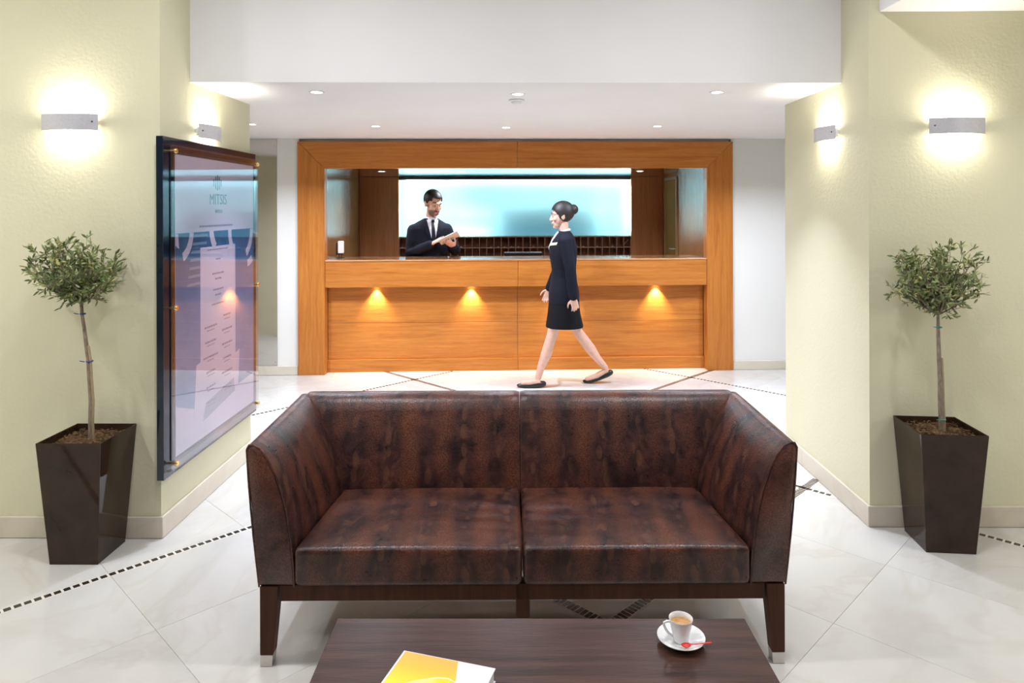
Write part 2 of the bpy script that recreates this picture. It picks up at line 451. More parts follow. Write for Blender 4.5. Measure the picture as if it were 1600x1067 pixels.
# door in the right niche wall
d1 = tag(ob('door_1', MB().box(-0.012, 0.0, 0, 0.46, 0.002, 1.92).mesh('door_1', bevel=0.003), M_DOORW, None, RW(NR - 0.001, 1.20), RA), 'narrow olive wood door in the right niche wall', kind='structure')
ob('door_frame', MB().box(-0.02, 0, 0.462, 0.50, 0.002, 1.96).box(-0.02, 0, -0.04, -0.002, 0.002, 1.96).box(-0.02, 0, -0.002, 0.462, 1.923, 1.96).mesh('door_frame', bevel=0.002), wood('pale_door_frame', (0.33, 0.21, 0.10), (0.26, 0.16, 0.07), 'z', 0.3, 0.4), d1)
hm = MB().tube([(-0.012, 0.045, 1.12), (-0.05, 0.045, 1.12), (-0.055, 0.06, 1.12), (-0.055, 0.14, 1.12)], 0.008)
ob('door_handle', hm.mesh('door_handle', smooth=True), M_STEEL, d1)

# ------------------------------------------------------------------ teak portal frame
FL, FR, FT, FI = -2.162, 2.071, 2.245, 0.257
fr = rth('portal_frame', 'broad orange teak frame around the reception opening', 'frame')
cs = -0.044; e = 0.0012
def fp(name, poly, mat):
    ob(name, MB().prism(poly, 0.0, 0.12, 'y').mesh(name, bevel=0.0025), mat, fr)
fp('upright', [(FL, 0.001), (FL + FI, 0.001), (FL + FI, FT - FI - e), (FL, FT - e)], M_TEAKZ)
fp('upright', [(FR - FI, 0.001), (FR, 0.001), (FR, FT - e), (FR - FI, FT - FI - e)], M_TEAKZ)
fp('header', [(FL + FI + e, FT - FI), (cs - e, FT - FI), (cs - e, FT), (FL + e, FT)], M_TEAKX)
fp('header', [(cs + e, FT - FI), (FR - FI - e, FT - FI), (FR - e, FT), (cs + e, FT)], M_TEAKX)

# ------------------------------------------------------------------ reception counter
CL, CR = FL + FI + 0.002, FR - FI - 0.002
rc = rth('reception_counter', 'long orange teak reception desk with panelled front', 'counter')
rbox(rc, 'fascia', CL, cs - e, 0.014, 0.10, 0.838, 1.088, M_TEAKX, 0.002)
rbox(rc, 'fascia', cs + e, CR, 0.014, 0.10, 0.838, 1.088, M_TEAKX, 0.002)
rbox(rc, 'counter_top', CL, CR, 0.008, 0.46, 1.0885, 1.104, M_TOP, 0.002)
rbox(rc, 'carcass', CL, CR, 0.152, 0.44, 0.001, 1.088, M_PANEL)
rbox(rc, 'soffit_board', CL, CR, 0.10, 0.151, 0.838, 0.86, M_TEAKX)
for (u0, u1) in ((CL, cs - e), (cs + e, CR)):
    rbox(rc, 'front_panel', u0, u1, 0.130, 0.150, 0.4785, 0.8375, M_TEAKX, 0.0015)
    rbox(rc, 'front_panel', u0, u1, 0.130, 0.150, 0.122, 0.4765, M_TEAKX, 0.0015)
    rbox(rc, 'plinth', u0, u1, 0.104, 0.150, 0.001, 0.120, M_TEAKX, 0.0015)
sdk = rth('staff_desk', 'low wooden staff desk behind the reception counter', 'desk', 0.7, 0.70, 0)
rbox(sdk, 'desk_top', -0.42, CR - 0.002, 0.475, 0.95, 0.735, 0.765, M_PANEL, 0.003)
for u in (-0.40, 0.68, 1.76): rbox(sdk, 'side_panel', u, u + 0.03, 0.49, 0.93, 0.001, 0.734, M_PANEL, 0.002)
ring = MB().lathe([(0.024, 0), (0.024, -0.004), (0.032, -0.004), (0.032, 0)], 20, cap=False).mesh('lamp_ring', smooth=True)
disc = MB().lathe([(0.024, 0.0), (0.02, -0.002), (0.001, -0.0025)], 16).mesh('lamp_lens')
disc.materials.append(M_LAMPW)
for u in (-1.426, -0.501, 0.416, 1.332):
    r_ = ob('recessed_lamp', ring, M_STEEL, rc, (u, 0.095, 0.8375)); ob('lamp_lens', disc, M_LAMPW, r_)
    light('counter_lamp', 'SPOT', r_, (0, 0.0, -0.006), W_COUNTER, (1.0, 0.88, 0.62), (math.radians(4), 0, 0), spot_size=math.radians(88), spot_blend=0.85, shadow_soft_size=0.012)

# ------------------------------------------------------------------ backlit glass screen: a real light box
S0, S1, SZ0, SZ1 = -1.424, 1.451, 1.252, 1.968
def frosted():
    k = NT('frosted_glass'); v = k.coord()
    tr = k.n('ShaderNodeBsdfTranslucent'); tr.inputs[0].default_value = (0.90, 0.98, 1.0, 1)
    gl = k.n('ShaderNodeBsdfGlossy'); gl.inputs['Roughness'].default_value = 0.12
    n = k.noise(v, 300, 2); fr_ = k.n('ShaderNodeFresnel'); fr_.inputs[0].default_value = 1.4
    mx = k.n('ShaderNodeMixShader'); k.l(fr_.outputs[0], mx.inputs[0]); k.l(tr.outputs[0], mx.inputs[1]); k.l(gl.outputs[0], mx.inputs[2])
    bp = k.n('ShaderNodeBump'); bp.inputs['Strength'].default_value = 0.05; k.l(n, bp.inputs['Height']); k.l(bp.outputs[0], gl.inputs['Normal'])
    k.l(mx.outputs[0], k.out.inputs[0]); return k.m
lb = rth('light_box', 'wide backlit frosted glass screen glowing white and cyan', 'screen', 0, NB, SZ0)
rbox(lb, 'glass_panel', S0, S1, NB, NB + 0.006, SZ0, SZ1 - 0.018, frosted())
rbox(lb, 'top_trim', S0, S1, NB - 0.012, NB + 0.02, SZ1 - 0.017, NZ - 0.002, simple('dark_trim', (0.02, 0.03, 0.04), 0.3))
M_BOXIN = simple('light_box_lining', (0.0, 0.30, 0.42), 0.8)
bx = MB()
for b_ in ((S0, S1, NB + 0.195, NB + 0.2, SZ0, SZ1), (S0, S0 + 0.004, NB + 0.02, NB + 0.195, SZ0, SZ1), (S1 - 0.004, S1, NB + 0.02, NB + 0.195, SZ0, SZ1),
           (S0, S1, NB + 0.02, NB + 0.195, SZ1 - 0.004, SZ1), (S0, S1, NB + 0.02, NB + 0.195, SZ0, SZ0 + 0.004)):
    bx.box(b_[0], b_[1], b_[2] - NB, b_[3] - NB, b_[4] - SZ0, b_[5] - SZ0)
ob('box_lining', bx, M_BOXIN, lb)
CY = (0.60, 0.97, 1.0)
hgt = SZ1 - SZ0
def lbl(u, dv, dz, sx, sy, p, rot):
    light('tube_lamp', 'AREA', lb, (u, dv, dz), p, CY, rot, shape='RECTANGLE', size=sx, size_y=sy)
LBX = 5.6
lbl((S0 + S1) / 2, 0.065, hgt - 0.05, 2.7, 0.03, 34 * LBX, (math.radians(-84), 0, 0))
lbl(S0 + 0.14, 0.08, hgt / 2, 0.62, 0.05, 26 * LBX, (0, math.radians(-90), math.radians(-75)))
lbl(S1 - 0.06, 0.065, hgt / 2, 0.62, 0.03, 13 * LBX, (0, math.radians(90), math.radians(80)))
lbl(-0.80, 0.065, 0.06, 1.0, 0.03, 8 * LBX, (math.radians(-98), 0, 0))

# ------------------------------------------------------------------ key rack under the screen
kr = rth('key_rack', 'dark wooden pigeonhole key rack below the glowing screen', 'key rack', 0, NB, 0.80)
ncol = 32; pw = (S1 - S0) / ncol
rbox(kr, 'back_board', S0, S1, NB + 0.14, NB + 0.15, 0.80, 1.246, M_RACK)
for z in (0.80, 0.966, 1.104, 1.238):
    rbox(kr, 'shelf', S0, S1, NB - 0.02, NB + 0.14, z, z + 0.008, M_RACKE)
dm = MB().box(-0.003, 0.003, -0.018, 0.139, 0.0085, 0.4375).mesh('divider'); dm.materials.append(M_RACKE)
for i in range(ncol + 1):
    ob('divider', dm, None, kr, (S0 + i * pw + (0.003 if i == 0 else -0.003 if i == ncol else 0), 0, 0))
km = MB().lathe([(0.001, 0), (0.011, 0.0005), (0.012, 0.003), (0.008, 0.012), (0.004, 0.014), (0.001, 0.0145)], 12).tube([(0, -0.012, 0.004), (0, -0.03, 0.003)], 0.0035, 6)
kmesh = km.mesh('room_key', smooth=True); kmesh.materials.append(M_STEEL)
ki = 0
for zrow, skip in ((1.112, 0.25), (0.974, 0.15)):
    for i in range(ncol):
        if random.random() < skip: continue
        o = ob('room_key', kmesh, None, None, RW(S0 + (i + 0.5) * pw + random.uniform(-0.015, 0.015), NB + 0.012, zrow), RA + random.uniform(-0.5, 0.5))
        row = 'upper' if zrow > 1.1 else 'lower'
        tag(o, 'small steel key fob lying in the %s row of the key rack' % row, 'key', 'keys in the %s rack row' % row)
sl = ob('room_card', MB().box(-0.0012, 0.0012, -0.03, 0.03, -0.046, 0.046), M_STEEL, None, RW(S1 - 0.055, NB + 0.035, 1.172), 0, (0, math.radians(40), RA))
tag(sl, 'silver card leaning in the last pigeonhole at right', 'card')

# ------------------------------------------------------------------ lamps
ringC = MB().lathe([(0.033, 0.0), (0.033, -0.003), (0.043, -0.003), (0.045, 0.0)], 28, cap=False).mesh('trim_ring', smooth=True)
lensC = MB().lathe([(0.033, 0.0), (0.028, -0.0025), (0.001, -0.003)], 20).mesh('lamp_lens')
ringC.materials.append(M_PLASTICW); lensC.materials.append(M_LAMP)
def downlight(x, y, z, label, power, size=0.06, group=None, spread=115, col=NEUT, rz=0):
    o = thing('ceiling_downlight', label, 'downlight', (x, y, z - 0.0005), rz, group)
    ob('trim_ring', ringC, None, o); ob('lamp_lens', lensC, None, o)
    light('downlight_lamp', 'AREA', o, (0, 0, -0.006), power, col, (0, 0, 0), shape='DISK', size=size, spread=math.radians(spread))
    return o
for x, y, lab in ((-1.187, 4.003, 'white ceiling downlight nearest the left pier sconce, front row'), (-0.025, 4.112, 'white ceiling downlight just in front of the smoke detector'),
                  (1.143, 4.084, 'white ceiling downlight nearest the right pier sconce, front row')):
    downlight(x, y, ZC, lab, W_REAR_FRONT, spread=80, col=COOL)
for x, y, lab in ((-2.156, 5.509, 'small ceiling downlight peeping out behind the left pier'), (-1.2, 5.681, 'small ceiling downlight over the left half of the desk'),
                  (-0.133, 5.818, 'small ceiling downlight over the middle of the desk'), (1.121, 5.78, 'small ceiling downlight over the right half of the desk'),
                  (2.26, 5.69, 'small ceiling downlight hidden behind the right pier')):
    downlight(x, y, ZC, lab, W_REAR_BACK, spread=140, col=COOL)
for x in (-3.0, -1.0, 1.0, 3.0):  # downlights added out of view to raise the lobby light level
    for y in (0.2, 2.3):
        if y > 2 and abs(x) > 2: y = 2.0
        z = ZH if not (x > 1.8 and y > 0.6) else 2.577
        downlight(x, y, z, 'unseen round downlight added in the high lobby ceiling as fill light', W_LOBBY_FILL * (1.35 if y > 1 else 0.65) * (0.45 if z < 3 else 1), 0.20, 'added lobby fill downlights', 170)
for i, (u, lab) in enumerate(((-1.448, 'niche downlight above the left wood panel'), (-0.60, 'niche downlight above the man at the desk'), (0.42, 'niche downlight above the walking woman'), (1.29, 'niche downlight above the right wood panel'))):
    p = RW(u, 0.62); downlight(p.x, p.y, NZ, lab, W_NICHE, 0.05, None, 130, NEUT, RA)
gl_me = MB().ball((0, 0, 1.32), 0.16, 28, 18).mesh('fill_globe', smooth=True)
for x, y in ((-3.9, 2.3), (3.9, 2.3)):  # unseen globe lamps, added to light the front walls evenly
    o = thing('fill_lamp', 'unseen white globe lamp added beside the lobby as fill light', 'added fill lamp', (x, y, 0), 0, 'added lobby fill globes')
    ob('fill_globe', gl_me, emit('fill_globe_glow', (0.97, 0.97, 1.0), W_SIDE_FILL / (4 * PI * PI * 0.16 ** 2)), o)
    ob('pole', MB().tube([(0, 0, 0.02), (0, 0, 1.165)], 0.012, 10).mesh('pole', smooth=True), M_STEEL, o)
    ob('base', MB().lathe([(0.15, 0.001), (0.15, 0.015), (0.02, 0.03), (0.001, 0.03)], 28).mesh('base', smooth=True), M_STEEL, o)
sd = thing('smoke_detector', 'flat white smoke detector on the low ceiling', 'smoke detector', (-0.034, 4.335, ZC - 0.0005))
ob('detector_base', MB().lathe([(0.05, 0), (0.05, -0.008), (0.044, -0.012), (0.001, -0.012)], 28).mesh('b', smooth=True), M_PLASTICW, sd)
ob('sensor_dome', MB().lathe([(0.034, -0.0121), (0.03, -0.022), (0.02, -0.026), (0.001, -0.027)], 24).mesh('b', smooth=True), M_PLASTICW, sd)

def sconce(x, y, z, rz, label, k=1.0, screw=1):
    """bowed metal plate on a wall box; local -y faces the room"""
    o = thing('wall_sconce', label, 'wall lamp', (x, y, z), rz)
    n, wd, ht = 18, 0.138, 0.039
    def arc(off): return [(-wd + 2 * wd * i / n, -0.026 - 0.036 * (1 - (2 * i / n - 1) ** 2) - off) for i in range(n + 1)]
    fr_, bk = arc(0.003), arc(0.0)
    ob('shade_plate', MB().prism(fr_ + bk[::-1], -ht, ht).mesh('shade_plate', smooth=True, angle=40), M_SATIN, o)
    ob('wall_bracket', MB().box(-0.10, 0.10, -0.012, -0.0005, -0.022, 0.022).box(-0.126, -0.118, -0.030, -0.0005, -0.01, 0.01).box(0.118, 0.126, -0.030, -0.0005, -0.01, 0.01).mesh('wall_bracket', bevel=0.001), M_PLASTICW, o)
    s = MB().tube([(screw * (wd - 0.022), -0.040, 0.002), (screw * (wd - 0.022), -0.034, 0.002)], 0.0045, 10)
    ob('screw', s.mesh('screw', smooth=True), simple('dark_screw', (0.15, 0.14, 0.15), 0.4, 0.8), o)
    ob('lamp_tube', MB().tube([(-0.075, -0.034, 0), (0.075, -0.034, 0)], 0.009, 10).mesh('lamp_tube', smooth=True), emit('sconce_tube', (1.0, 0.93, 0.78), 30.0), o)
    light('up_lamp', 'AREA', o, (0, -0.03, 0.018), W_SCONCE_UP * k, WARM, (PI, 0, 0), shape='RECTANGLE', size=0.17, size_y=0.02)
    light('down_lamp', 'AREA', o, (0, -0.03, -0.018), W_SCONCE_DN * k, WARM, (0, 0, 0), shape='RECTANGLE', size=0.17, size_y=0.02)
sconce(-2.19, YL, 2.022, 0, 'curved metal wall lamp above the left olive tree')
sconce(2.16, YR, 2.000, 0, 'curved metal wall lamp above the right olive tree', 1.0, -1)
sconce(XL, 3.845, 2.022, PI / 2, 'curved metal wall lamp above the framed poster', 1.0, -1)
sconce(XR, 3.955, 2.010, -PI / 2, 'curved metal wall lamp on the inner side of the right pier')

# polished mirror panel on the back wall
k = NT('grey_mirror'); k.base(k.ramp(k.noise(k.coord(), 3, 2), [(0.3, (0.60, 0.575, 0.545)), (0.7, (0.64, 0.615, 0.585))])); k.set(Metallic=1.0, Roughness=0.06)
mo = rth('wall_mirror', 'tall grey mirror panel on the wall beside the poster', 'mirror', -2.70, VW, 0.09)
rbox(mo, 'mirror_sheet', -3.05, -2.362, VW - 0.006, VW - 0.0005, 0.09, ZC - 0.004, k.m)
for u in (-2.38, -3.03):
    for z in (0.13, 2.2):
        ob('screw_cap', MB().tube([(u + 2.70, -0.009, z - 0.09), (u + 2.70, -0.0065, z - 0.09)], 0.006, 10).mesh('c', smooth=True), M_STEEL, mo)
# ------------------------------------------------------------------ sofa
def leather(name, axis):
    k = NT(name); tc = k.n('ShaderNodeTexCoord'); sp = k.n('ShaderNodeSeparateXYZ'); k.l(tc.outputs['Object'], sp.inputs[0])
    v = tc.outputs['Object']
    run = sp.outputs[axis]
    wob = k.noise(v, 6, 2); fine = k.noise(v, 60, 3, 0.6); big = k.noise(v, 3.4, 3, 0.6, 0.4); mid = k.noise(v, 13, 4, 0.65, 0.6)
    ph = k.math('MULTIPLY', k.math('ADD', run, k.math('MULTIPLY', wob, 0.05)), 2 * PI / 0.15)
    band = k.math('ADD', k.math('MULTIPLY', k.math('COSINE', ph), 0.5), 0.5)
    # leaf-like chain marks, stretched cells between the bands
    mp = k.n('ShaderNodeMapping'); k.l(v, mp.inputs[0])
    mp.inputs['Scale'].default_value = (30, 16, 13) if axis == 0 else (16, 30, 13)
    vo = k.n('ShaderNodeTexVoronoi'); k.l(mp.outputs[0], vo.inputs['Vector']); vo.inputs['Scale'].default_value = 1.0
    leaf = k.math('LESS_THAN', vo.outputs['Distance'], 0.42)
    gate = k.math('MULTIPLY', k.math('SUBTRACT', 0.30, band, True), 3.3, True)
    leaf = k.math('MULTIPLY', k.math('MULTIPLY', leaf, gate), k.math('MULTIPLY', mid, 1.3, True))
    c = k.ramp(mid, [(0.33, (0.016, 0.0066, 0.0068)), (0.5, (0.047, 0.0178, 0.0155)), (0.70, (0.110, 0.038, 0.028))])
    rust = k.math('ADD', k.math('MULTIPLY', band, 0.9), k.math('MULTIPLY', big, 2.6)); rust = k.math('MULTIPLY', k.math('SUBTRACT', rust, 1.55), 0.85, True)
    c = k.mix(rust, c, (0.19, 0.062, 0.032))
    c = k.mix(k.math('MULTIPLY', leaf, 0.75), c, (0.15, 0.065, 0.032))
    sc_ = k.n('ShaderNodeTexVoronoi'); k.l(v, sc_.inputs['Vector']); sc_.inputs['Scale'].default_value = 170.0
    scal = sc_.outputs['Distance']
    c = k.mix(k.math('ADD', 0.15, k.math('MULTIPLY', band, 0.6), True), c, k.ramp(scal, [(0.15, (1.3, 1.25, 1.2)), (0.65, (0.36, 0.34, 0.34))]), 'MULTIPLY')
    k.base(c); k.set(Specular_IOR_Level=0.5, Coat_Weight=0.0)
    k.l(k.ramp(fine, [(0.3, (0.27, 0.27, 0.27)), (0.7, (0.42, 0.42, 0.42))]), k.b.inputs['Roughness'])
    hsum = k.math('ADD', k.math('MULTIPLY', scal, -0.5), k.math('MULTIPLY', mid, 0.8))
    k.bump(hsum, 0.45, 0.0025); return k.m
M_LX, M_LY = leather('snake_print_leather_x', 0), leather('snake_print_leather_y', 1)
so = thing('sofa', 'dark brown snake-print leather two-seat sofa on wooden legs', 'sofa', (-0.003, 2.432, 0), math.radians(1.1))
D = 0.66
prof = [(-0.800, 0.280), (-0.803, 0.36), (-0.812, 0.45), (-0.826, 0.545), (-0.845, 0.62), (-0.868, 0.682), (-0.894, 0.732), (-0.920, 0.763), (-0.942, 0.775), (-0.956, 0.774), (-0.964, 0.758),
        (-0.958, 0.65), (-0.950, 0.55), (-0.941, 0.45), (-0.931, 0.36), (-0.922, 0.280)]
def arm(sgn):
    rings = []
    ys = [0.0, 0.006, 0.02] + [0.02 + (D - 0.05) * i / 14 for i in range(1, 15)] + [D - 0.012, D - 0.002]
    for y in ys:
        sh = 0.010 if y == 0 else 0.003 if y < 0.01 else 0.0 if y < D - 0.02 else 0.004 if y < D - 0.005 else 0.012
        cx = sum(p[0] for p in prof) / len(prof); cz = sum(p[1] for p in prof) / len(prof)
        ring = []
        for (x, z) in prof:
            dx, dz = x - cx, z - cz; L = math.hypot(dx, dz)
            wob = 0.004 * noise.noise(Vector((x * 9 + sgn, y * 7, z * 7)))
            x2, z2 = x - dx / L * sh, z - dz / L * sh
            if z > 0.3 and x > -0.9: x2 += wob + 0.012 * math.sin(PI * y / D) * max(0, (z - 0.3)) * 2
            if x > -0.9: x2 += 0.060 * (y / 0.5) * max(0.0, 1 - max(0, z - 0.42) / 0.34)      # inside narrows towards the back
            # the top rises a little towards the back corner
            z2 += 0.012 * max(0.0, y / D) * max(0, (z - 0.6) / 0.175)
            ring.append((sgn * -x2 if sgn > 0 else x2, y, z2))
        rings.append(ring)
    return MB().loft(rings).mesh('armrest', smooth=True, angle=60)
for sg in (-1, 1):
    a_ = ob('armrest', arm(sg), M_LY, so)
    pp = [(-sg * x if sg > 0 else x, -0.001, z) for x, z in prof[1:15]]
    pp = [((-x if sg > 0 else x), 0.003, z) for x, z in prof]
    ob('piping', MB().tube(pp, 0.0035, 6).mesh('piping', smooth=True), M_LX, a_)
bprof = [(0.500, 0.300), (0.505, 0.40), (0.520, 0.48), (0.545, 0.57), (0.572, 0.66), (0.592, 0.72), (0.605, 0.755), (0.622, 0.776), (0.648, 0.786), (0.680, 0.784), (0.703, 0.772), (0.716, 0.75), (0.720, 0.70), (0.720, 0.5), (0.720, 0.280), (0.6, 0.280)]
def back(x0, x1):
    rings = []; n = 44
    def out(z): return (0.916 + 0.040 * min(1, (z - 0.28) / 0.47)) / 0.956
    for i in range(n + 1):
        x = x0 + (x1 - x0) * i / n; e_ = min(x - x0, x1 - x); sh = 0.006 * max(0, 1 - e_ / 0.010)
        ring = []
        for (y, z) in bprof:
            cr = 0.0
            if y < 0.62 and z > 0.32:
                edge = min(1, abs(x) / 0.9)
                cr = 0.010 * edge ** 6 * math.sin(x * 150 + z * 8) * (1 - abs(z - 0.5) / 0.35) + 0.004 * noise.noise(Vector((x * 8, z * 3, 2)))
                cr -= 0.010 * math.sin(PI * min(1, e_ / 0.2) / 2)
            rc_ = max(0.0, (abs(x) - 0.925) / 0.031)          # rounded outer corner
            ring.append((x * out(z), y + sh + cr + (0.03 * rc_ ** 2 if y < 0.6 else -0.03 * rc_ ** 2 if y > 0.69 else 0), z - sh * (z > 0.7) - 0.012 * rc_ ** 2 * (z > 0.74)))
        rings.append(ring)
    return MB().loft(rings).mesh('backrest', smooth=True, angle=60)
ob('backrest', back(-0.956, -0.001), M_LX, so); ob('backrest', back(0.001, 0.956), M_LX, so)
def cushion(sd):
    sx, sy, sz = 0.797, 0.545, 0.135
    def puff(c):
        x, y, z = c
        fx, fy = 1 - (2 * x / sx) ** 2, 1 - (2 * y / sy) ** 2
        if z > 0:
            z += 0.014 * max(0, fx) ** 0.6 * max(0, fy) ** 0.6
            wx = max(0, 1 - abs(x + sd * 0.26) / 0.16)     # creases next to the middle gap
            z += 0.0035 * wx * math.sin(y * 75 + x * 9) * max(0, fy)
            z += 0.002 * noise.noise(Vector((x * 7, y * 7, sd)))
        if x * sd > 0: x *= 1 - 0.135 * max(0, (y + sy / 2) / sy) * (x * sd) / (sx / 2)
        return Vector((x, y, z))
    return rounded(sx, sy, sz, 0.020, 26, puff)
for sd in (-1, 1):
    ob('seat_cushion', cushion(sd), M_LX, so, (sd * 0.4005, 0.2685 - 0.005, 0.3475))
    z0 = 0.3475 + 0.0675 - 0.004
    pts = []
    for i in range(21):
        t_ = i / 20; pts.append((sd * 0.003 + sd * 0.794 * t_, 0.0, z0 - 0.008))
fr_ = thing
def fbox(n, *b, bev=0.002): ob(n, MB().box(*b).mesh(n, bevel=bev), M_SOFAW, so)
fbox('front_rail', -0.853, 0.853, 0.012, 0.040, 0.222, 0.279)
fbox('back_rail', -0.853, 0.853, 0.665, 0.693, 0.222, 0.279)
fbox('side_rail', -0.905, -0.878, 0.060, 0.640, 0.222, 0.279)
fbox('side_rail', 0.878, 0.905, 0.060, 0.640, 0.222, 0.279)
def leg(x_out, w0, w1, y0, d0, d1, sgn, yb):
    """tapering leg; sgn: outer side stays upright"""
    def sec(z, wd, dp):
        xi = x_out - sgn * wd
        ya, yc = (y0, y0 + dp) if not yb else (y0 - dp, y0)
        return [(min(x_out, xi), ya, z), (max(x_out, xi), ya, z), (max(x_out, xi), yc, z), (min(x_out, xi), yc, z)]
    m = MB().loft([sec(0.042, w1 + (w0 - w1) * .16, d1 + (d0 - d1) * .16), sec(0.2795, w0, d0)]).mesh('leg', bevel=0.002)
    l_ = ob('leg', m, M_SOFAW, so)
    ob('steel_tip', MB().loft([sec(0.0005, w1, d1), sec(0.0415, w1 + (w0 - w1) * .16, d1 + (d0 - d1) * .16)]).mesh('tip', bevel=0.0015), M_STEEL, l_)
for sg in (-1, 1):
    leg(sg * 0.919, 0.064, 0.042, 0.000, 0.062, 0.040, sg, False)
    leg(sg * 0.919, 0.064, 0.042, 0.712, 0.062, 0.040, sg, True)
leg(0.025, 0.050, 0.044, 0.012, 0.045, 0.040, 1, False)
leg(0.025, 0.050, 0.044, 0.693, 0.045, 0.040, 1, True)

# ------------------------------------------------------------------ coffee table and what is on it
TZ = 0.416
ct = thing('coffee_table', 'low dark wenge coffee table in front of the sofa', 'coffee table', (0.050, 2.007, 0), math.radians(0.53))
ob('table_top', MB().box(-0.5888, 0.5861, -0.66, 0.0, TZ - 0.055, TZ).mesh('table_top', bevel=0.002), M_WENGE, ct)
ob('apron', MB().box(-0.54, 0.54, -0.61, -0.05, TZ - 0.105, TZ - 0.0555).mesh('apron', bevel=0.002), M_WENGE, ct)
for x in (-0.555, 0.485):
    for y in (-0.63, -0.10):
        ob('leg', MB().box(x, x + 0.07, y, y + 0.07, 0.001, TZ - 0.0555).mesh('leg', bevel=0.002), M_WENGE, ct)
cx, cy = 0.428, 1.898
sa = ob('saucer', MB().lathe([(0.001, 0.004), (0.026, 0.004), (0.030, 0.007), (0.048, 0.0115), (0.0625, 0.0185), (0.064, 0.0190), (0.0640, 0.0172), (0.050, 0.0085), (0.034, 0.003), (0.032, 0.0), (0.001, 0.0)][::-1], 48).mesh('saucer', smooth=True), M_CHINA, None, (cx, cy, TZ + 0.0005))
tag(sa, 'white porcelain saucer on the coffee table', 'saucer')
cu = thing('espresso_cup', 'small white espresso cup standing on the saucer', 'cup', (cx, cy + 0.002, TZ + 0.0050), math.radians(8))
ob('cup_body', MB().lathe([(0.001, 0.0), (0.019, 0.0), (0.0205, 0.002), (0.0245, 0.024), (0.0305, 0.052), (0.0325, 0.0605), (0.0318, 0.0618), (0.0302, 0.0608), (0.0285, 0.052), (0.022, 0.022), (0.017, 0.007), (0.001, 0.006)], 40).mesh('cup_body', smooth=True), M_CHINA, cu)
k = NT('crema'); kv = k.coord(); k.base(k.ramp(k.noise(kv, 45, 4, 0.6, 1.2), [(0.3, (0.36, 0.15, 0.035)), (0.55, (0.56, 0.30, 0.10)), (0.75, (0.75, 0.52, 0.26))])); k.set(Roughness=0.25)
ob('coffee', MB().lathe([(0.0270, 0.0470), (0.0278, 0.0490), (0.001, 0.0492)], 32).mesh('coffee', smooth=True), k.m, cu)
hp = [(-0.0285, 0, 0.054), (-0.040, 0, 0.0555), (-0.0475, 0, 0.052), (-0.0475, 0, 0.045), (-0.042, 0, 0.033), (-0.034, 0, 0.022), (-0.0235, 0, 0.014)]
ob('handle', MB().tube(hp, [0.0035] * 7, 10, ry=[1.0] * 7, up=(0, 1, 0)).mesh('handle', smooth=True), M_CHINA, cu)
M_RED = simple('red_plastic', (0.72, 0.035, 0.018), 0.25, amp=0.05)
spn = thing('teaspoon', 'red plastic spoon resting across the saucer', 'spoon', (cx + 0.004, cy - 0.044, TZ + 0.0150), math.radians(6))
bowl = MB()
rings = []
for (r, z) in ((0.10, 0.0005), (0.55, 0.0015), (0.85, 0.0040), (1.0, 0.0075), (0.93, 0.0078), (0.75, 0.0050), (0.45, 0.0034), (0.06, 0.0028)):
    rings.append([(r * 0.0140 * math.cos(2 * PI * i / 20), r * 0.0090 * math.sin(2 * PI * i / 20), z) for i in range(20)])
bowl.loft(rings); ob('spoon_bowl', bowl.mesh('spoon_bowl', smooth=True), M_RED, spn)
ob('spoon_handle', MB().tube([(0.011, 0, 0.0072), (0.022, 0, 0.0074), (0.045, 0, 0.0080), (0.067, 0, 0.0088)], [0.0028, 0.0022, 0.0024, 0.0032], 8, ry=0.6).mesh('spoon_handle', smooth=True), M_RED, spn)

bk = thing('hardback_book', 'thick white book with an orange and yellow cover on the table', 'book', (-0.309, 1.804, TZ), math.radians(-15.9))
BT = 0.034
ob('pages', MB().box(0.003, 0.244, -0.303, -0.003, 0.0025, BT - 0.0025).mesh('pages'), simple('paper_edge', (0.78, 0.77, 0.74), 0.8), bk)
ob('back_cover', MB().box(0, 0.248, -0.306, 0.0, 0.0005, 0.0024).mesh('c', bevel=0.0006), M_PLASTICW, bk)
ob('spine', MB().box(-0.0024, -0.0002, -0.306, 0.0, 0.0005, BT).mesh('c', bevel=0.0006), M_PLASTICW, bk)
ob('cover', MB().box(0, 0.248, -0.306, 0.0, BT - 0.0024, BT).mesh('c', bevel=0.0006), simple('white_gloss_cover', (0.84, 0.84, 0.86), 0.2, amp=0.01), bk)
k = NT('orange_print'); tc = k.n('ShaderNodeTexCoord'); sp = k.n('ShaderNodeSeparateXYZ'); k.l(tc.outputs['Object'], sp.inputs[0])
yy = k.math('MULTIPLY', sp.outputs[1], -8.0)
k.base(k.ramp(yy, [(0.0, (0.95, 0.46, 0.10)), (0.45, (0.95, 0.55, 0.06)), (0.8, (0.93, 0.70, 0.05)), (1.0, (0.88, 0.78, 0.04))])); k.set(Roughness=0.2)
z1 = BT + 0.0006
ob('orange_field', MB().prism([(0.003, -0.003), (0.003, -0.303), (0.235, -0.303), (0.149, -0.003)][::-1], BT, z1).mesh('f'), k.m, bk)
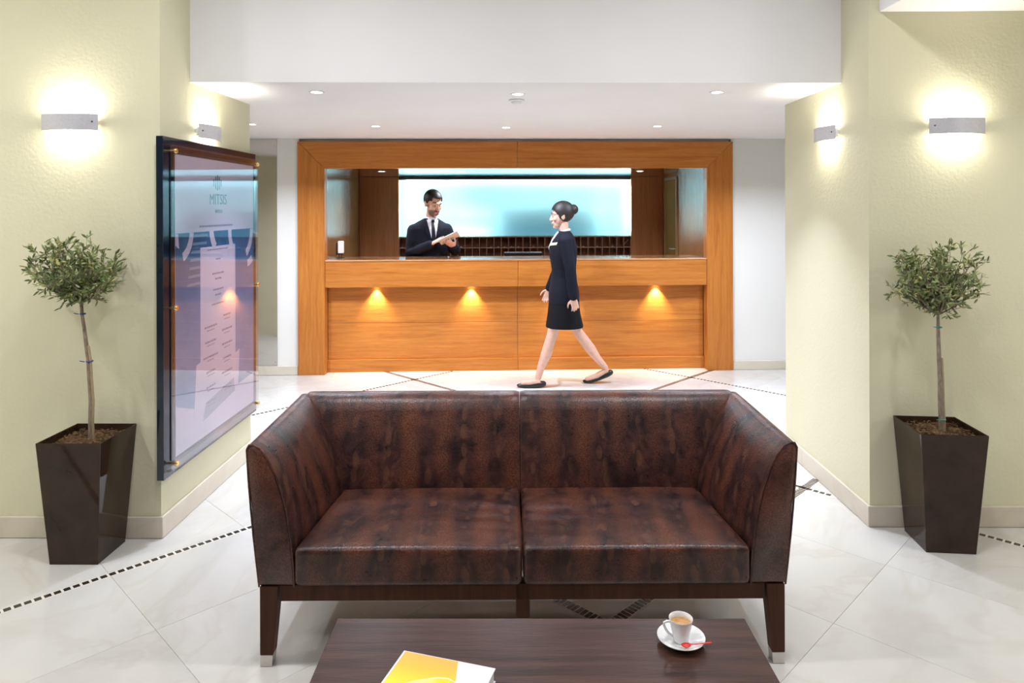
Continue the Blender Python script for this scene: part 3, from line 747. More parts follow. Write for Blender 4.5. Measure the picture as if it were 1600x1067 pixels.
# pale glowing disc and bright swirl printed on the field
k = NT('yellow_print'); tc = k.n('ShaderNodeTexCoord'); gr = k.n('ShaderNodeTexGradient', gradient_type='SPHERICAL'); mp = k.n('ShaderNodeMapping')
mp.inputs['Location'].default_value = (-0.09, 0.118, 0); mp.inputs['Scale'].default_value = (1, 1, 1)
k.l(tc.outputs['Object'], mp.inputs[0]); sc_ = k.n('ShaderNodeVectorMath', operation='SCALE'); sc_.inputs['Scale'].default_value = 16.0
k.l(mp.outputs[0], sc_.inputs[0]); k.l(sc_.outputs[0], gr.inputs[0])
k.base(k.ramp(gr.outputs[1], [(0.0, (0.90, 0.72, 0.035)), (0.5, (0.97, 0.88, 0.35)), (0.85, (1, 0.98, 0.9))])); k.set(Roughness=0.2)
cpts = [(0.045 , -0.125), (0.075, -0.100), (0.10, -0.086), (0.125, -0.074), (0.150, -0.070), (0.170, -0.078), (0.182, -0.098), (0.186, -0.135), (0.235 - 0.005, -0.303 + 0.008), (0.02, -0.295), (0.02, -0.16)]
ob('yellow_disc', MB().prism(cpts[::-1], z1, z1 + 0.0004).mesh('f'), k.m, bk)
ob('white_swirl', MB().tube([(x, y, z1 + 0.0004) for x, y in cpts[:8]], [0.001, 0.0016, 0.0022, 0.0024, 0.002, 0.0016, 0.001, 0.0006], 6, ry=0.12).mesh('f'), simple('pale_yellow_print', (0.97, 0.92, 0.55), 0.25), bk)

# ------------------------------------------------------------------ framed poster on the left pier
po = thing('wall_poster', 'large framed hotel poster behind clear acrylic on the left pier', 'poster', (XL, 3.90, 0.29))
PY, PZ = 3.90, 0.29
def pbox(n, x0, x1, y0, y1, z0, z1, m, bev=0.0, par=None): return ob(n, MB().box(x0, x1, y0 - PY, y1 - PY, z0 - PZ, z1 - PZ).mesh(n, bevel=bev), m, par or po)
k = NT('navy_gloss'); k.base(k.ramp(k.noise(k.coord(), 3, 2), [(0.3, (0.0015, 0.008, 0.020)), (0.7, (0.002, 0.011, 0.027))])); k.set(Roughness=0.08, Coat_Weight=0.3)
pbox('backing_board', 0.0005, 0.034, 3.320, 4.485, 0.292, 1.954, k.m, 0.002)
X0 = 0.046
pbox('spacer_board', 0.0345, X0, 3.40, 4.425, 0.36, 1.885, simple('black_spacer', (0.006, 0.006, 0.010), 0.4))
k = NT('lilac_white_print'); k.base(k.ramp(k.noise(k.coord(), 2, 2), [(0.3, (0.70, 0.63, 0.69)), (0.7, (0.73, 0.66, 0.72))])); k.set(Roughness=0.5); M_LIL = k.m
k = NT('sea_photo_print'); n1 = k.noise(k.coord((1, 1, 2.5)), 5, 5, 0.65, 0.5)
tc = k.n('ShaderNodeTexCoord'); sp = k.n('ShaderNodeSeparateXYZ'); k.l(tc.outputs['Object'], sp.inputs[0])
hz = k.math('DIVIDE', sp.outputs[2], 1.2, True)
c0 = k.ramp(hz, [(0.15, (0.30, 0.40, 0.56)), (0.6, (0.15, 0.27, 0.45)), (0.82, (0.07, 0.19, 0.35)), (1.0, (0.015, 0.11, 0.23))])
k.base(k.mix(0.5, c0, k.ramp(n1, [(0.3, (0.6, 0.65, 0.7)), (0.7, (1.2, 1.15, 1.1))]), 'MULTIPLY')); k.set(Roughness=0.5); M_SEA = k.m
pr = pbox('poster_sheet', X0, X0 + 0.001, 3.412, 4.408, 0.375, 1.872, M_LIL)
def pprint(n, poly, m, lift): return ob(n, MB().prism([(y - PY, z - PZ) for y, z in poly], X0 + 0.001, X0 + 0.001 + lift, 'x').mesh(n), m, pr)
pprint('sea_photo', [(3.414, 0.62), (3.65, 0.54), (3.9, 0.535), (4.406, 0.56), (4.406, 1.478), (3.414, 1.478)], M_SEA, 0.0004)
pprint('list_panel', [(3.60, 0.50), (4.16, 0.50), (4.187, 0.755), (4.127, 0.742), (4.127, 1.393), (3.679, 1.393), (3.676, 0.785), (3.629, 0.775)], M_LIL, 0.0008)
pprint('grey_shape', [(3.70, 0.46), (4.12, 0.52), (4.10, 0.60), (3.74, 0.55)], simple('grey_print', (0.42, 0.42, 0.48), 0.5), 0.0012)
def ringp(cy_, cz_, r, a0, a1, wdt=0.035, n=14):
    outer = [(cy_ + r * math.cos(math.radians(a0 + (a1 - a0) * i / n)), cz_ + r * math.sin(math.radians(a0 + (a1 - a0) * i / n))) for i in range(n + 1)]
    inner = [(cy_ + (r - wdt) * math.cos(math.radians(a0 + (a1 - a0) * i / n)), cz_ + (r - wdt) * math.sin(math.radians(a0 + (a1 - a0) * i / n))) for i in range(n + 1)]
    pprint('ring_motif', outer + inner[::-1], M_LIL, 0.0006)
ringp(3.44, 1.490, 0.165, -70, -5, 0.045)
ringp(3.96, 1.50, 0.175, 178, 228, 0.05)
ringp(4.215, 1.47, 0.185, 175, 225, 0.045); ringp(4.215, 1.47, 0.185, -62, 2, 0.045)
ringp(4.30, 1.40, 0.16, -85, -52, 0.045)
pprint('corner_mark', [(3.414, 1.42), (3.45, 1.40), (3.44, 1.476), (3.414, 1.476)], M_LIL, 0.0006)
for i in range(7):   # flight of pale steps in the photo
    z = 1.46 - i * 0.042; y = 3.60 - 0.012 * i
    pprint('photo_step', [(y, z - 0.008), (y + 0.17, z - 0.008), (y + 0.165, z + 0.006), (y + 0.01, z + 0.006)], simple('step_print', (0.22, 0.33, 0.43), 0.5), 0.0005)
M_INK = simple('teal_ink', (0.10, 0.20, 0.24), 0.5)
def ptext(txt, y, z, size, sy=1.0):
    me = text_mesh(txt, size)
    o = ob('lettering', me, M_INK, pr, (X0 + 0.0018, y - PY, z - PZ), rot=(PI / 2, 0, PI / 2)); o.scale = (1, sy, 1); return o
ptext('MITSIS', 3.90, 1.626, 0.080, 1.05)
ptext('HOTELS', 3.905, 1.578, 0.026)
# emblem: slim upright strokes
for dy, h0, h1 in ((-0.045, 1.725, 1.765), (-0.022, 1.712, 1.782), (0.0, 1.705, 1.79), (0.022, 1.712, 1.782), (0.045, 1.725, 1.765)):
    pprint('emblem_stroke', [(3.89 + dy - 0.005, h0), (3.89 + dy + 0.005, h0), (3.89 + dy + 0.005, h1), (3.89 + dy - 0.005, h1)], M_INK, 0.0014)
M_INK2 = simple('grey_ink', (0.30, 0.27, 0.31), 0.6)
def pline(y, z, L, th=0.007):       # an illegible printed line
    m = MB(); x = -L / 2
    while x < L / 2:
        wd = random.uniform(0.012, 0.03); m.box(0, 0.0004, x, min(x + wd, L / 2), -th / 2, th / 2); x += wd + 0.006
    o = ob('printed_line', m.mesh('printed_line'), M_INK2, pr, (X0 + 0.0019, y - PY, z - PZ)); return o
pline(3.88, 1.507, 0.42, 0.010)
pline(3.89, 1.375, 0.26, 0.006)
for i, (z, L) in enumerate(((1.32, 0.06), (1.24, 0.15), (1.21, 0.08), (1.15, 0.13), (1.12, 0.08), (1.07, 0.16))): pline(3.895, z, L, 0.009)
for i in range(6):
    z = 0.99 - i * 0.082
    pline(3.80, z - 0.035, random.uniform(0.10, 0.18), 0.010); pline(3.80, z - 0.055, 0.09, 0.005)
    pline(4.01, z, random.uniform(0.08, 0.17), 0.010); pline(4.01, z - 0.022, 0.08, 0.005)
def clear_sheet():
    k = NT('clear_acrylic'); tr = k.n('ShaderNodeBsdfTransparent'); tr.inputs[0].default_value = (0.93, 0.93, 0.97, 1)
    gl = k.n('ShaderNodeBsdfGlossy'); gl.inputs['Roughness'].default_value = 0.012
    lw = k.n('ShaderNodeLayerWeight'); lw.inputs[0].default_value = 0.5
    f5 = k.math('POWER', lw.outputs['Facing'], 5.0); fz = k.math('ADD', 0.045, k.math('MULTIPLY', f5, 0.955))
    n = k.noise(k.coord(), 8, 2); f2 = k.math('ADD', k.math('MULTIPLY', fz, 1.5), k.math('MULTIPLY', n, 0.01), True)
    mx = k.n('ShaderNodeMixShader'); k.l(f2, mx.inputs[0]); k.l(tr.outputs[0], mx.inputs[1]); k.l(gl.outputs[0], mx.inputs[2])
    k.l(mx.outputs[0], k.out.inputs[0]); return k.m
pbox('acrylic_sheet', 0.054, 0.060, 3.352, 4.455, 0.322, 1.914, clear_sheet(), 0.001)
stud = MB().lathe([(0.001, 0.034), (0.006, 0.034), (0.006, 0.0605), (0.0125, 0.0605), (0.0125, 0.070), (0.011, 0.072), (0.001, 0.072)], 16)
stm = stud.mesh('standoff_stud', smooth=True); stm.materials.append(M_BRASS)
for y in (3.382, 4.435):
    for z in (1.885, 1.115, 0.355):
        ob('standoff_stud', stm, None, po, (0.001, y - PY, z - PZ), rot=(0, PI / 2, 0))

# ------------------------------------------------------------------ planters with olive trees
k = NT('brown_gloss_planter'); kv = k.coord(); n = k.noise(kv, 6, 5, 0.6, 0.6)
k.base(k.ramp(n, [(0.3, (0.016, 0.008, 0.005)), (0.55, (0.034, 0.017, 0.009)), (0.75, (0.052, 0.027, 0.015))])); k.set(Roughness=0.05, Coat_Weight=0.0, Specular_IOR_Level=0.36); M_POT = k.m
M_SOIL = NT('bark_soil'); n = M_SOIL.noise(M_SOIL.coord(), 70, 5, 0.7); M_SOIL.base(M_SOIL.ramp(n, [(0.35, (0.028, 0.014, 0.007)), (0.55, (0.13, 0.065, 0.022)), (0.72, (0.33, 0.19, 0.075))])); M_SOIL.set(Roughness=0.9); M_SOIL.bump(n, 0.8, 0.01); M_SOIL = M_SOIL.m
M_BARK = NT('olive_bark'); n = M_BARK.noise(M_BARK.coord((3, 3, 1)), 30, 4); M_BARK.base(M_BARK.ramp(n, [(0.3, (0.16, 0.115, 0.075)), (0.7, (0.34, 0.27, 0.19))])); M_BARK.set(Roughness=0.85); M_BARK.bump(n, 0.6, 0.004); M_BARK = M_BARK.m
def leafmat():
    k = NT('olive_leaf'); at = k.n('ShaderNodeAttribute', attribute_name='tone'); 
    c = k.ramp(at.outputs['Fac'], [(0.0, (0.045, 0.085, 0.028)), (0.35, (0.15, 0.21, 0.070)), (0.7, (0.34, 0.38, 0.15)), (1.0, (0.58, 0.52, 0.17))])
    k.base(c); k.set(Roughness=0.42)
    k.b.inputs['Transmission Weight'].default_value = 0.0
    return k.m
M_LEAF = leafmat()
def square(h_): return [(-h_, -h_), (h_, -h_), (h_, h_), (-h_, h_)]
def planter(x, y, rz, label):
    o = thing('planter', label, 'planter', (x, y, 0), rz)
    S1_, S0_, H_, T_ = 0.147, 0.110, 0.558, 0.006
    rings = [[(a, b, z) for a, b in square(s_)] for s_, z in ((S0_, 0.001), (S1_, H_), (S1_ - T_, H_), (S1_ - T_ - 0.006, H_ - 0.09))]
    m = MB().loft(rings, cap=False); m.add([(a, b, 0.001) for a, b in square(S0_)], [(3, 2, 1, 0)])
    ob('pot_shell', m.mesh('pot_shell', bevel=0.003), M_POT, o)
    n = 22; hs = S1_ - T_ - 0.003; vs = []; fs = []
    for j in range(n + 1):
        for i in range(n + 1):
            a, b = -hs + 2 * hs * i / n, -hs + 2 * hs * j / n
            vs.append((a, b, H_ - 0.034 + 0.016 * noise.noise(Vector((a * 18, b * 18, x))) + random.uniform(-.005, .005) + 0.012 * max(0, 1 - (a * a + b * b) / 0.012)))
    for j in range(n):
        for i in range(n): fs.append((j * (n + 1) + i, j * (n + 1) + i + 1, (j + 1) * (n + 1) + i + 1, (j + 1) * (n + 1) + i))
    m = MB().add(vs, fs)
    for _ in range(260):      # bark chips
        a, b = random.uniform(-hs, hs) * .95, random.uniform(-hs, hs) * .95
        ro = Matrix.Rotation(random.uniform(0, PI), 3, 'Z') @ Matrix.Rotation(random.uniform(-.6, .6), 3, 'X')
        sx, sy = random.uniform(.004, .011), random.uniform(.003, .005)
        p = Vector((a, b, H_ - 0.026 + random.uniform(-.004, .006)))
        m.add([p + ro @ Vector(q) for q in ((-sx, -sy, 0), (sx, -sy, 0), (sx, sy, .002), (-sx, sy, .002), (0, 0, .005))], [(0, 1, 4), (1, 2, 4), (2, 3, 4), (3, 0, 4)])
    tag(ob('soil', m.mesh('soil'), M_SOIL, o), kind='stuff')
    return o
def olive(x, y, zb, trunk, crown, seed, label, ties, tie_mat):
    """trunk: list of local points; crown: centre, radii"""
    rnd = random.Random(seed)
    o = thing('olive_tree', label, 'tree', (x, y, zb))
    n = len(trunk)
    m = MB().tube(trunk, [0.0125 - 0.0055 * i / (n - 1) + rnd.uniform(-.0006, .0006) for i in range(n)], 10)
    ob('trunk', m.mesh('trunk', smooth=True), M_BARK, o)
    st = [Vector(p) + Vector((0.012, -0.004, 0)) for p in trunk[:n * 2 // 3]]
    ob('support_cane', MB().tube(st, 0.0055, 8).mesh('support_cane', smooth=True), simple('cane', (0.36, 0.27, 0.15), 0.7), o)
    for (i, rr) in ties:
        p = Vector(trunk[i]); ring = [(p.x + 0.004 + rr * math.cos(2 * PI * q / 12), p.y + rr * math.sin(2 * PI * q / 12), p.z) for q in range(13)]
        tm = MB().tube(ring, 0.0035, 6).tube([(p.x - rr, p.y - rr, p.z), (p.x - rr - 0.018, p.y - rr - .004, p.z + 0.004)], 0.0022, 5)
        ob('tie', tm.mesh('tie', smooth=True), tie_mat, o)
    top = Vector(trunk[-1]); c, r = Vector(crown[0]), crown[1]
    br = MB(); fol = MB(); tone = []
    def leaf_(p, d, L, tn):
        d = d.normalized(); s_ = d.cross(Vector((rnd.uniform(-1, 1), rnd.uniform(-1, 1), rnd.uniform(-.2, 1)))).normalized()
        nn = d.cross(s_); wd = L * rnd.uniform(.12, .17)
        pts = [p, p + d * L * .35 + s_ * wd - nn * L * .03, p + d * L * .72 + s_ * wd * .75 - nn * L * .03, p + d * L, p + d * L * .72 - s_ * wd * .75 - nn * L * .03, p + d * L * .35 - s_ * wd - nn * L * .03, p + d * L * .5]
        k0 = len(fol.f); fol.add(pts, [(0, 1, 6), (1, 2, 6), (2, 3, 6), (3, 4, 6), (4, 5, 6), (5, 0, 6)])
        tone.extend([tn] * 7)
    def wallc(p):       # keep clear of the wall behind
        if p.y > crown[2]: p.y = crown[2] - rnd.uniform(0, .02)
        return p
    nb = 34
    for bI in range(nb):
        th = rnd.uniform(0, 2 * PI); el = rnd.uniform(-0.15, 1.0); rad = rnd.uniform(.75, 1.05)
        tip = wallc(c + Vector((r[0] * math.cos(th) * math.cos(el * 1.3) * rad, r[1] * math.sin(th) * math.cos(el * 1.3) * rad, r[2] * math.sin(el * 1.35) * rad * (1.0 + .12 * rnd.random()))))
        mid = (top + tip) / 2 + Vector((rnd.uniform(-.03, .03), rnd.uniform(-.03, .03), rnd.uniform(-.035, .01)))
        pts = []
        for q in range(9):
            t_ = q / 8; pts.append(top * (1 - t_) ** 2 + mid * 2 * t_ * (1 - t_) + tip * t_ * t_)
        br.tube(pts, [0.0045 - 0.0036 * q / 8 for q in range(9)], 5)
        for q in range(2, 9):
            for s_ in range(rnd.randint(2, 3)):
                base = pts[q] + Vector((rnd.gauss(0, .006), rnd.gauss(0, .006), rnd.gauss(0, .006)))
                d = ((tip - top).normalized() * .5 + Vector((rnd.gauss(0, .7), rnd.gauss(0, .7), rnd.gauss(.15, .6)))).normalized()
                tl = rnd.uniform(.03, .07)
                twig = [base, wallc(base + d * tl * .5 + Vector((0, 0, .004))), wallc(base + d * tl)]
                br.tube(twig, [0.0014, 0.0011, 0.0007], 4)
                for u_ in range(rnd.randint(5, 7)):
                    t_ = rnd.uniform(.1, 1.0); p = base.lerp(twig[2], t_)
                    dd = d * .7 + Vector((rnd.gauss(0, .6), rnd.gauss(0, .6), rnd.gauss(.25, .5)))
                    low = (p.z - c.z) / r[2]
                    tn = min(1, max(0, rnd.gauss(.42, .16) + (.35 if rnd.random() < .16 else 0)))
                    leaf_(p, dd, rnd.uniform(.021, .037), tn)
    for _ in range(8):
        p = top + Vector((rnd.uniform(-.05, .05), rnd.uniform(-.03, .03), rnd.uniform(.0, .05)))
        leaf_(p, Vector((rnd.uniform(-1, 1), rnd.uniform(-.5, .2), -.5)), .032, .15)
    tag(ob('branches', br.mesh('branches', smooth=True), M_BARK, o), kind='stuff')
    fm = fol.mesh('foliage', fix=False)
    at = fm.attributes.new('tone', 'FLOAT', 'POINT'); at.data.foreach_set('value', tone)
    tag(ob('foliage', fm, M_LEAF, o), kind='stuff')
planter(-2.0267, 3.2101, math.radians(0.07), 'tall tapered glossy brown planter by the left wall')
planter(1.9827, 3.345, math.radians(-5.0), 'tall tapered glossy brown planter by the right wall')
bt = simple('blue_tie', (0.02, 0.07, 0.30), 0.4); gt = simple('teal_tie', (0.01, 0.30, 0.26), 0.4)
tl = [(0, 0, 0), (-0.003, 0, .10), (0.0, 0, .2), (-0.008, 0, .30), (-0.012, 0, .38), (-0.022, 0, .45), (-0.032, 0, .53), (-0.043, 0, .60), (-0.046, 0, .655)]
olive(-2.005, 3.20, 0.515, tl, ((-0.068, -0.005, .775), (0.225, 0.15, 0.145), 0.142), 11, 'small round-headed olive tree in the left planter', ((4, .013), (7, .010)), bt)
tr_ = [(0, 0, 0), (0.0, 0, .06), (-0.004, 0, .15), (-0.006, 0, .25), (-0.010, 0, .35), (-0.013, 0, .45), (-0.014, 0, .50), (-0.014, 0, .56)]
olive(1.995, 3.345, 0.525, tr_, ((-0.010, -0.005, .705), (0.255, 0.15, 0.160), 0.150), 23, 'small wispy olive tree in the right planter', ((1, .013), (6, .011)), gt)

# ------------------------------------------------------------------ things on the reception desk
ph = rth('desk_phone', 'white upright phone on a dark stand at the desk end', 'phone', -1.815, 0.30, 1.1045)
ob('phone_body', rounded(0.062, 0.045, 0.125, 0.010, 6), M_PLASTICW, ph, (0.004, -0.005, 0.108), rot=(math.radians(-6), 0, math.radians(12)))
ob('cradle', MB().box(-0.042, -0.030, -0.02, 0.022, 0.03, 0.155).box(-0.042, 0.026, -0.018, 0.02, 0.034, 0.044).mesh('cradle', bevel=0.002), M_BLACK, ph)
ob('stand', MB().tube([(-0.018, 0, 0.036), (-0.018, 0, 0.004)], 0.004, 8).tube([(0.012, 0, 0.036), (0.012, 0, 0.004)], 0.004, 8).lathe([(0.04, 0), (0.04, 0.004), (0.001, 0.005)], 20).mesh('stand', smooth=True), M_BLACK, ph)
mn = rth('computer_monitor', 'black monitor whose top edge shows above the desk', 'monitor', 0.038, 0.68, 0.7655)
ob('screen_housing', MB().box(-0.20, 0.20, -0.016, 0.016, 0.0, 0.26).mesh('h', bevel=0.006), M_BLACK, mn, (0, 0.02, 0.108), rot=(math.radians(12), 0, 0))
ob('screen_rim', MB().box(-0.198, 0.198, -0.004, 0.004, 0.2605, 0.263).mesh('h', bevel=0.001), simple('grey_rim', (0.32, 0.33, 0.35), 0.35), mn, (0, 0.02, 0.108), rot=(math.radians(12), 0, 0))
ob('monitor_foot', MB().lathe([(0.10, 0), (0.10, 0.008), (0.02, 0.014), (0.02, 0.10), (0.001, 0.10)], 24).mesh('f', smooth=True), M_BLACK, mn, (0, 0.03, 0.0005))
# ------------------------------------------------------------------ people
M_SKIN = NT('skin'); n = M_SKIN.noise(M_SKIN.coord(), 25, 3); M_SKIN.base(M_SKIN.ramp(n, [(0.3, (0.60, 0.35, 0.26)), (0.7, (0.68, 0.42, 0.32))])); M_SKIN.set(Roughness=0.5, Subsurface_Weight=0.08); M_SKIN = M_SKIN.m
M_HAIR = NT('dark_hair'); n = M_HAIR.noise(M_HAIR.coord((1, 1, 6)), 60, 3); M_HAIR.base(M_HAIR.ramp(n, [(0.3, (0.008, 0.006, 0.006)), (0.7, (0.028, 0.020, 0.017))])); M_HAIR.set(Roughness=0.5); M_HAIR.bump(n, 0.4, 0.004); M_HAIR = M_HAIR.m
M_STUB = simple('short_beard', (0.20, 0.115, 0.085), 0.8, nscale=180, amp=0.5)
M_LIP = simple('lips', (0.52, 0.20, 0.17), 0.4)
def cloth(name, col, rough=0.8):
    k = NT(name); v = k.coord(); n = k.noise(v, 420, 2); n2 = k.noise(v, 9, 3, 0.6, 0.5)
    k.base(k.ramp(n, [(0.35, tuple(c * 0.8 for c in col)), (0.65, tuple(c * 1.2 for c in col))])); k.set(Roughness=rough, Specular_IOR_Level=0.2)
    k.bump(n2, 0.5, 0.012); return k.m
M_SUIT = cloth('navy_wool', (0.007, 0.009, 0.017)); M_SUIT2 = cloth('navy_uniform', (0.0055, 0.0065, 0.013))
M_SKIRTC = cloth('black_skirt_cloth', (0.004, 0.004, 0.006)); M_SHIRT = cloth('white_cotton', (0.80, 0.80, 0.84)); M_TIE = cloth('black_silk_tie', (0.010, 0.011, 0.018), 0.45)
M_SHOE = simple('black_shoe_leather', (0.010, 0.009, 0.010), 0.22)
M_EYE = simple('eye_white', (0.42, 0.36, 0.34), 0.3); M_IRIS = simple('dark_iris', (0.02, 0.012, 0.01), 0.15)

def head_into(mb, c, R, k=1.0, male=True):
    """head geometry (face towards local -y), turned by R, centre c"""
    c = Vector(c)
    def B(p, r): mb.ball(c + R @ (Vector(p) * k), tuple(q * k for q in r), 18, 12, R)
    def T(ps, rs, **kw): mb.tube([c + R @ (Vector(p) * k) for p in ps], [q * k for q in rs], 10, **kw)
    B((0, 0.014, 0.035), (0.073, 0.092, 0.083))
    B((0, -0.026, -0.020), (0.060, 0.060, 0.080))
    B((0, -0.036, -0.072), (0.046 if male else 0.040, 0.046, 0.042))
    B((0, -0.068, -0.098), (0.022 if male else 0.017, 0.018, 0.017))
    T([(0, -0.084, 0.012), (0, -0.096, -0.010), (0, -0.106, -0.030), (0, -0.098, -0.038)], [0.008, 0.009, 0.012, 0.010])
    B((0.012, -0.094, -0.034), (0.008, 0.008, 0.007)); B((-0.012, -0.094, -0.034), (0.008, 0.008, 0.007))
    T([(-0.050, -0.060, 0.020), (-0.028, -0.079, 0.025), (0, -0.082, 0.021), (0.028, -0.079, 0.025), (0.050, -0.060, 0.020)], [0.008, 0.011, 0.010, 0.011, 0.008])
    for s in (-1, 1):
        B((s * 0.036, -0.058, -0.026), (0.024, 0.024, 0.024))
        B((s * 0.074, 0.012, -0.010), (0.009, 0.020, 0.032)); B((s * 0.080, 0.020, 0.004), (0.006, 0.012, 0.018))
    B((0, -0.086, -0.060), (0.023, 0.010, 0.006)); B((0, -0.084, -0.071), (0.020, 0.010, 0.007))
def face_parts(body, c, R, k=1.0):
    c = Vector(c)
    for s in (-1, 1):
        e_ = ob('eye', MB().ball(c + R @ (Vector((s * 0.031, -0.0735, 0.001)) * k), (0.0105 * k, 0.0095 * k, 0.0042 * k), 12, 8, R).mesh('eye', smooth=True), M_EYE, body)
        ob('iris', MB().ball(c + R @ (Vector((s * 0.031, -0.0795, -0.001)) * k), (0.0052 * k, 0.0045 * k, 0.0040 * k), 10, 8, R).mesh('iris', smooth=True), M_IRIS, e_)
        pts = [c + R @ (Vector(p) * k) for p in ((s * 0.014, -0.0905, 0.026), (s * 0.030, -0.0890, 0.031), (s * 0.050, -0.0680, 0.026))]
        ob('eyebrow', MB().tube(pts, [0.003 * k, 0.0038 * k, 0.002 * k], 6).mesh('eyebrow', smooth=True), M_HAIR, body)
    ob('mouth', MB().ball(c + R @ (Vector((0, -0.0915, -0.0645)) * k), (0.022 * k, 0.006 * k, 0.0075 * k), 14, 8, R).mesh('mouth', smooth=True), M_LIP, body)
def shell(name, c, R, k, centre, r, keep, mat, body, thick=0.006):
    """hair or beard hugging the head: a thick patch of an ellipsoid"""
    bm = bmesh.new(); bmesh.ops.create_uvsphere(bm, u_segments=40, v_segments=26, radius=1.0)
    for v in bm.verts: v.co = Vector((v.co.x * r[0], v.co.y * r[1], v.co.z * r[2])) + Vector(centre)
    bmesh.ops.delete(bm, geom=[f for f in bm.faces if not keep(f.calc_center_median())], context='FACES')
    for v in bm.verts: v.co = Vector(c) + R @ (v.co * k)
    me = bpy.data.meshes.new(name); bm.to_mesh(me); bm.free(); me.shade_smooth()
    o = ob(name, me, mat, body); md = o.modifiers.new('thickness', 'SOLIDIFY'); md.thickness = thick * k; md.offset = 1.0
    return o
def hand_into(mb, W, d, nrm, thumb, curl=(0.25, 0.35, 0.3), k=1.0, point=False):
    W, d, nrm = Vector(W), Vector(d).normalized(), Vector(nrm)
    nrm = (nrm - d * nrm.dot(d)).normalized(); s = d.cross(nrm) * thumb
    mb.tube([W - d * 0.02 * k, W + d * 0.01 * k, W + d * 0.045 * k, W + d * 0.080 * k], [0.026 * k, 0.029 * k, 0.038 * k, 0.037 * k], 12, ry=[0.75, 0.6, 0.40, 0.34], up=nrm)
    Ls = (0.072, 0.080, 0.074, 0.058)
    for i in range(4):
        p = W + d * (0.078 - 0.004 * abs(i - 1)) * k + s * (0.029 - 0.0195 * i) * k
        dd = (d + s * (0.10 - 0.07 * i)).normalized(); pts = [p - dd * 0.012 * k]
        cc = (0.05, 0.1, 0.1) if (point and i == 0) else curl
        for j, fr_ in enumerate((0.44, 0.32, 0.24)):
            a_ = cc[j]; ax = dd.cross(nrm).normalized()
            dd = (Matrix.Rotation(a_, 3, ax) @ dd).normalized()
            if j == 0: pts.append(p)
            p = p + dd * Ls[i] * fr_ * k; pts.append(p)
        mb.tube(pts, [0.0088 * k, 0.0088 * k, 0.0082 * k, 0.0076 * k, 0.0066 * k], 8)
    p0 = W + d * 0.020 * k + s * 0.024 * k
    t1 = p0 + (d * 0.55 + s * 0.80 + nrm * 0.25).normalized() * 0.036 * k
    t2 = t1 + (d * 0.85 + s * 0.35 + nrm * 0.40).normalized() * 0.030 * k
    t3 = t2 + (d * 0.95 + s * 0.05 + nrm * 0.40).normalized() * 0.022 * k
    mb.tube([p0 - s * 0.01 * k, p0, t1, t2, t3], [0.014 * k, 0.0135 * k, 0.011 * k, 0.0095 * k, 0.0075 * k], 8)
def rings_torso(spec, yaw=0.0, n=28, pw=2.3):
    out = []
    for (z, a, b, ox, oy) in spec:
        r_ = []
        for i in range(n):
            t_ = 2 * PI * i / n; ct_, st_ = math.cos(t_), math.sin(t_)
            x = a * math.copysign(abs(ct_) ** (2 / pw), ct_); y = b * math.copysign(abs(st_) ** (2 / pw), st_)
            x, y = x * math.cos(yaw) - y * math.sin(yaw), x * math.sin(yaw) + y * math.cos(yaw)
            r_.append((x + ox, y + oy, z))
        out.append(r_)
    return out

# ---- man behind the desk
MU, MV = -0.945, 0.64
man = rth('person', 'person in dark navy suit, white shirt and dark tie holding a tablet behind the desk', 'person', MU, MV, 0)
yaw = math.radians(20)
def Y2(x, y, a=yaw): return (x * math.cos(a) - y * math.sin(a), x * math.sin(a) + y * math.cos(a))
HC = (0.035, -0.045, 1.652)
HR = Matrix.Rotation(math.radians(40), 3, 'Z') @ Matrix.Rotation(math.radians(19), 3, 'X')
b = MB(); head_into(b, HC, HR, 1.10)
b.tube([(0.010, 0.020, 1.40), (0.012, 0.008, 1.50), (0.022, -0.012, 1.60)], [0.062, 0.056, 0.056], 14)
torso = [(0.82, 0.165, 0.105, 0, 0), (0.95, 0.165, 0.110, 0, 0), (1.10, 0.155, 0.100, 0, 0), (1.25, 0.170, 0.105, 0, 0), (1.38, 0.175, 0.10, 0, 0), (1.44, 0.14, 0.08, 0, 0), (1.47, 0.08, 0.06, 0.005, 0)]
b.loft(rings_torso(torso, yaw))
sR, sL = Vector((*Y2(-0.172, 0), 1.372)), Vector((*Y2(0.172, 0.0), 1.376))
eR, wR = Vector((-0.205, -0.085, 1.135)), Vector((0.030, -0.215, 1.232))
eL, wL = Vector((0.268, 0.045, 1.135)), Vector((0.262, -0.185, 1.205))
for s_, e_, w_ in ((sR, eR, wR), (sL, eL, wL)):
    b.tube([s_, e_, w_], [0.050, 0.040, 0.027], 12)
nT = Vector((-0.183, 0.18, 0.366)).normalized(); TC = Vector((0.213, -0.245, 1.296))
Lx = Vector((0.82, 0.05, 0.50)); Lx = (Lx - nT * Lx.dot(nT)).normalized(); Wx = nT.cross(Lx)
hand_into(b, wR, (0.085, -0.02, 0.050), (0.0, 0.35, -0.9), 1, (0.35, 0.45, 0.35), 1.0, True)
hand_into(b, wL, (-0.055, -0.055, 0.045), nT * 1.0, -1, (0.20, 0.30, 0.25), 1.0)
for sx in (-0.09, 0.09):
    b.tube([(sx, 0, 0.90), (sx, 0.01, 0.50), (sx, 0.02, 0.09)], [0.070, 0.050, 0.036], 12)
    b.tube([(sx, 0.03, 0.05), (sx, -0.10, 0.04)], [0.034, 0.028], 10)
body = ob('body', remesh(b, 0.0055, 5), M_SKIN, man)
face_parts(body, HC, HR, 1.10)
def hl_m(p):
    y = p.y
    h_ = 0.068 if y < -0.05 else 0.068 - (y + 0.05) / 0.045 * 0.060 if y < -0.005 else 0.008 - (y + 0.005) * 1.1
    if abs(p.x) > 0.05 and y < -0.005: h_ = min(h_, 0.035)
    return p.z > h_
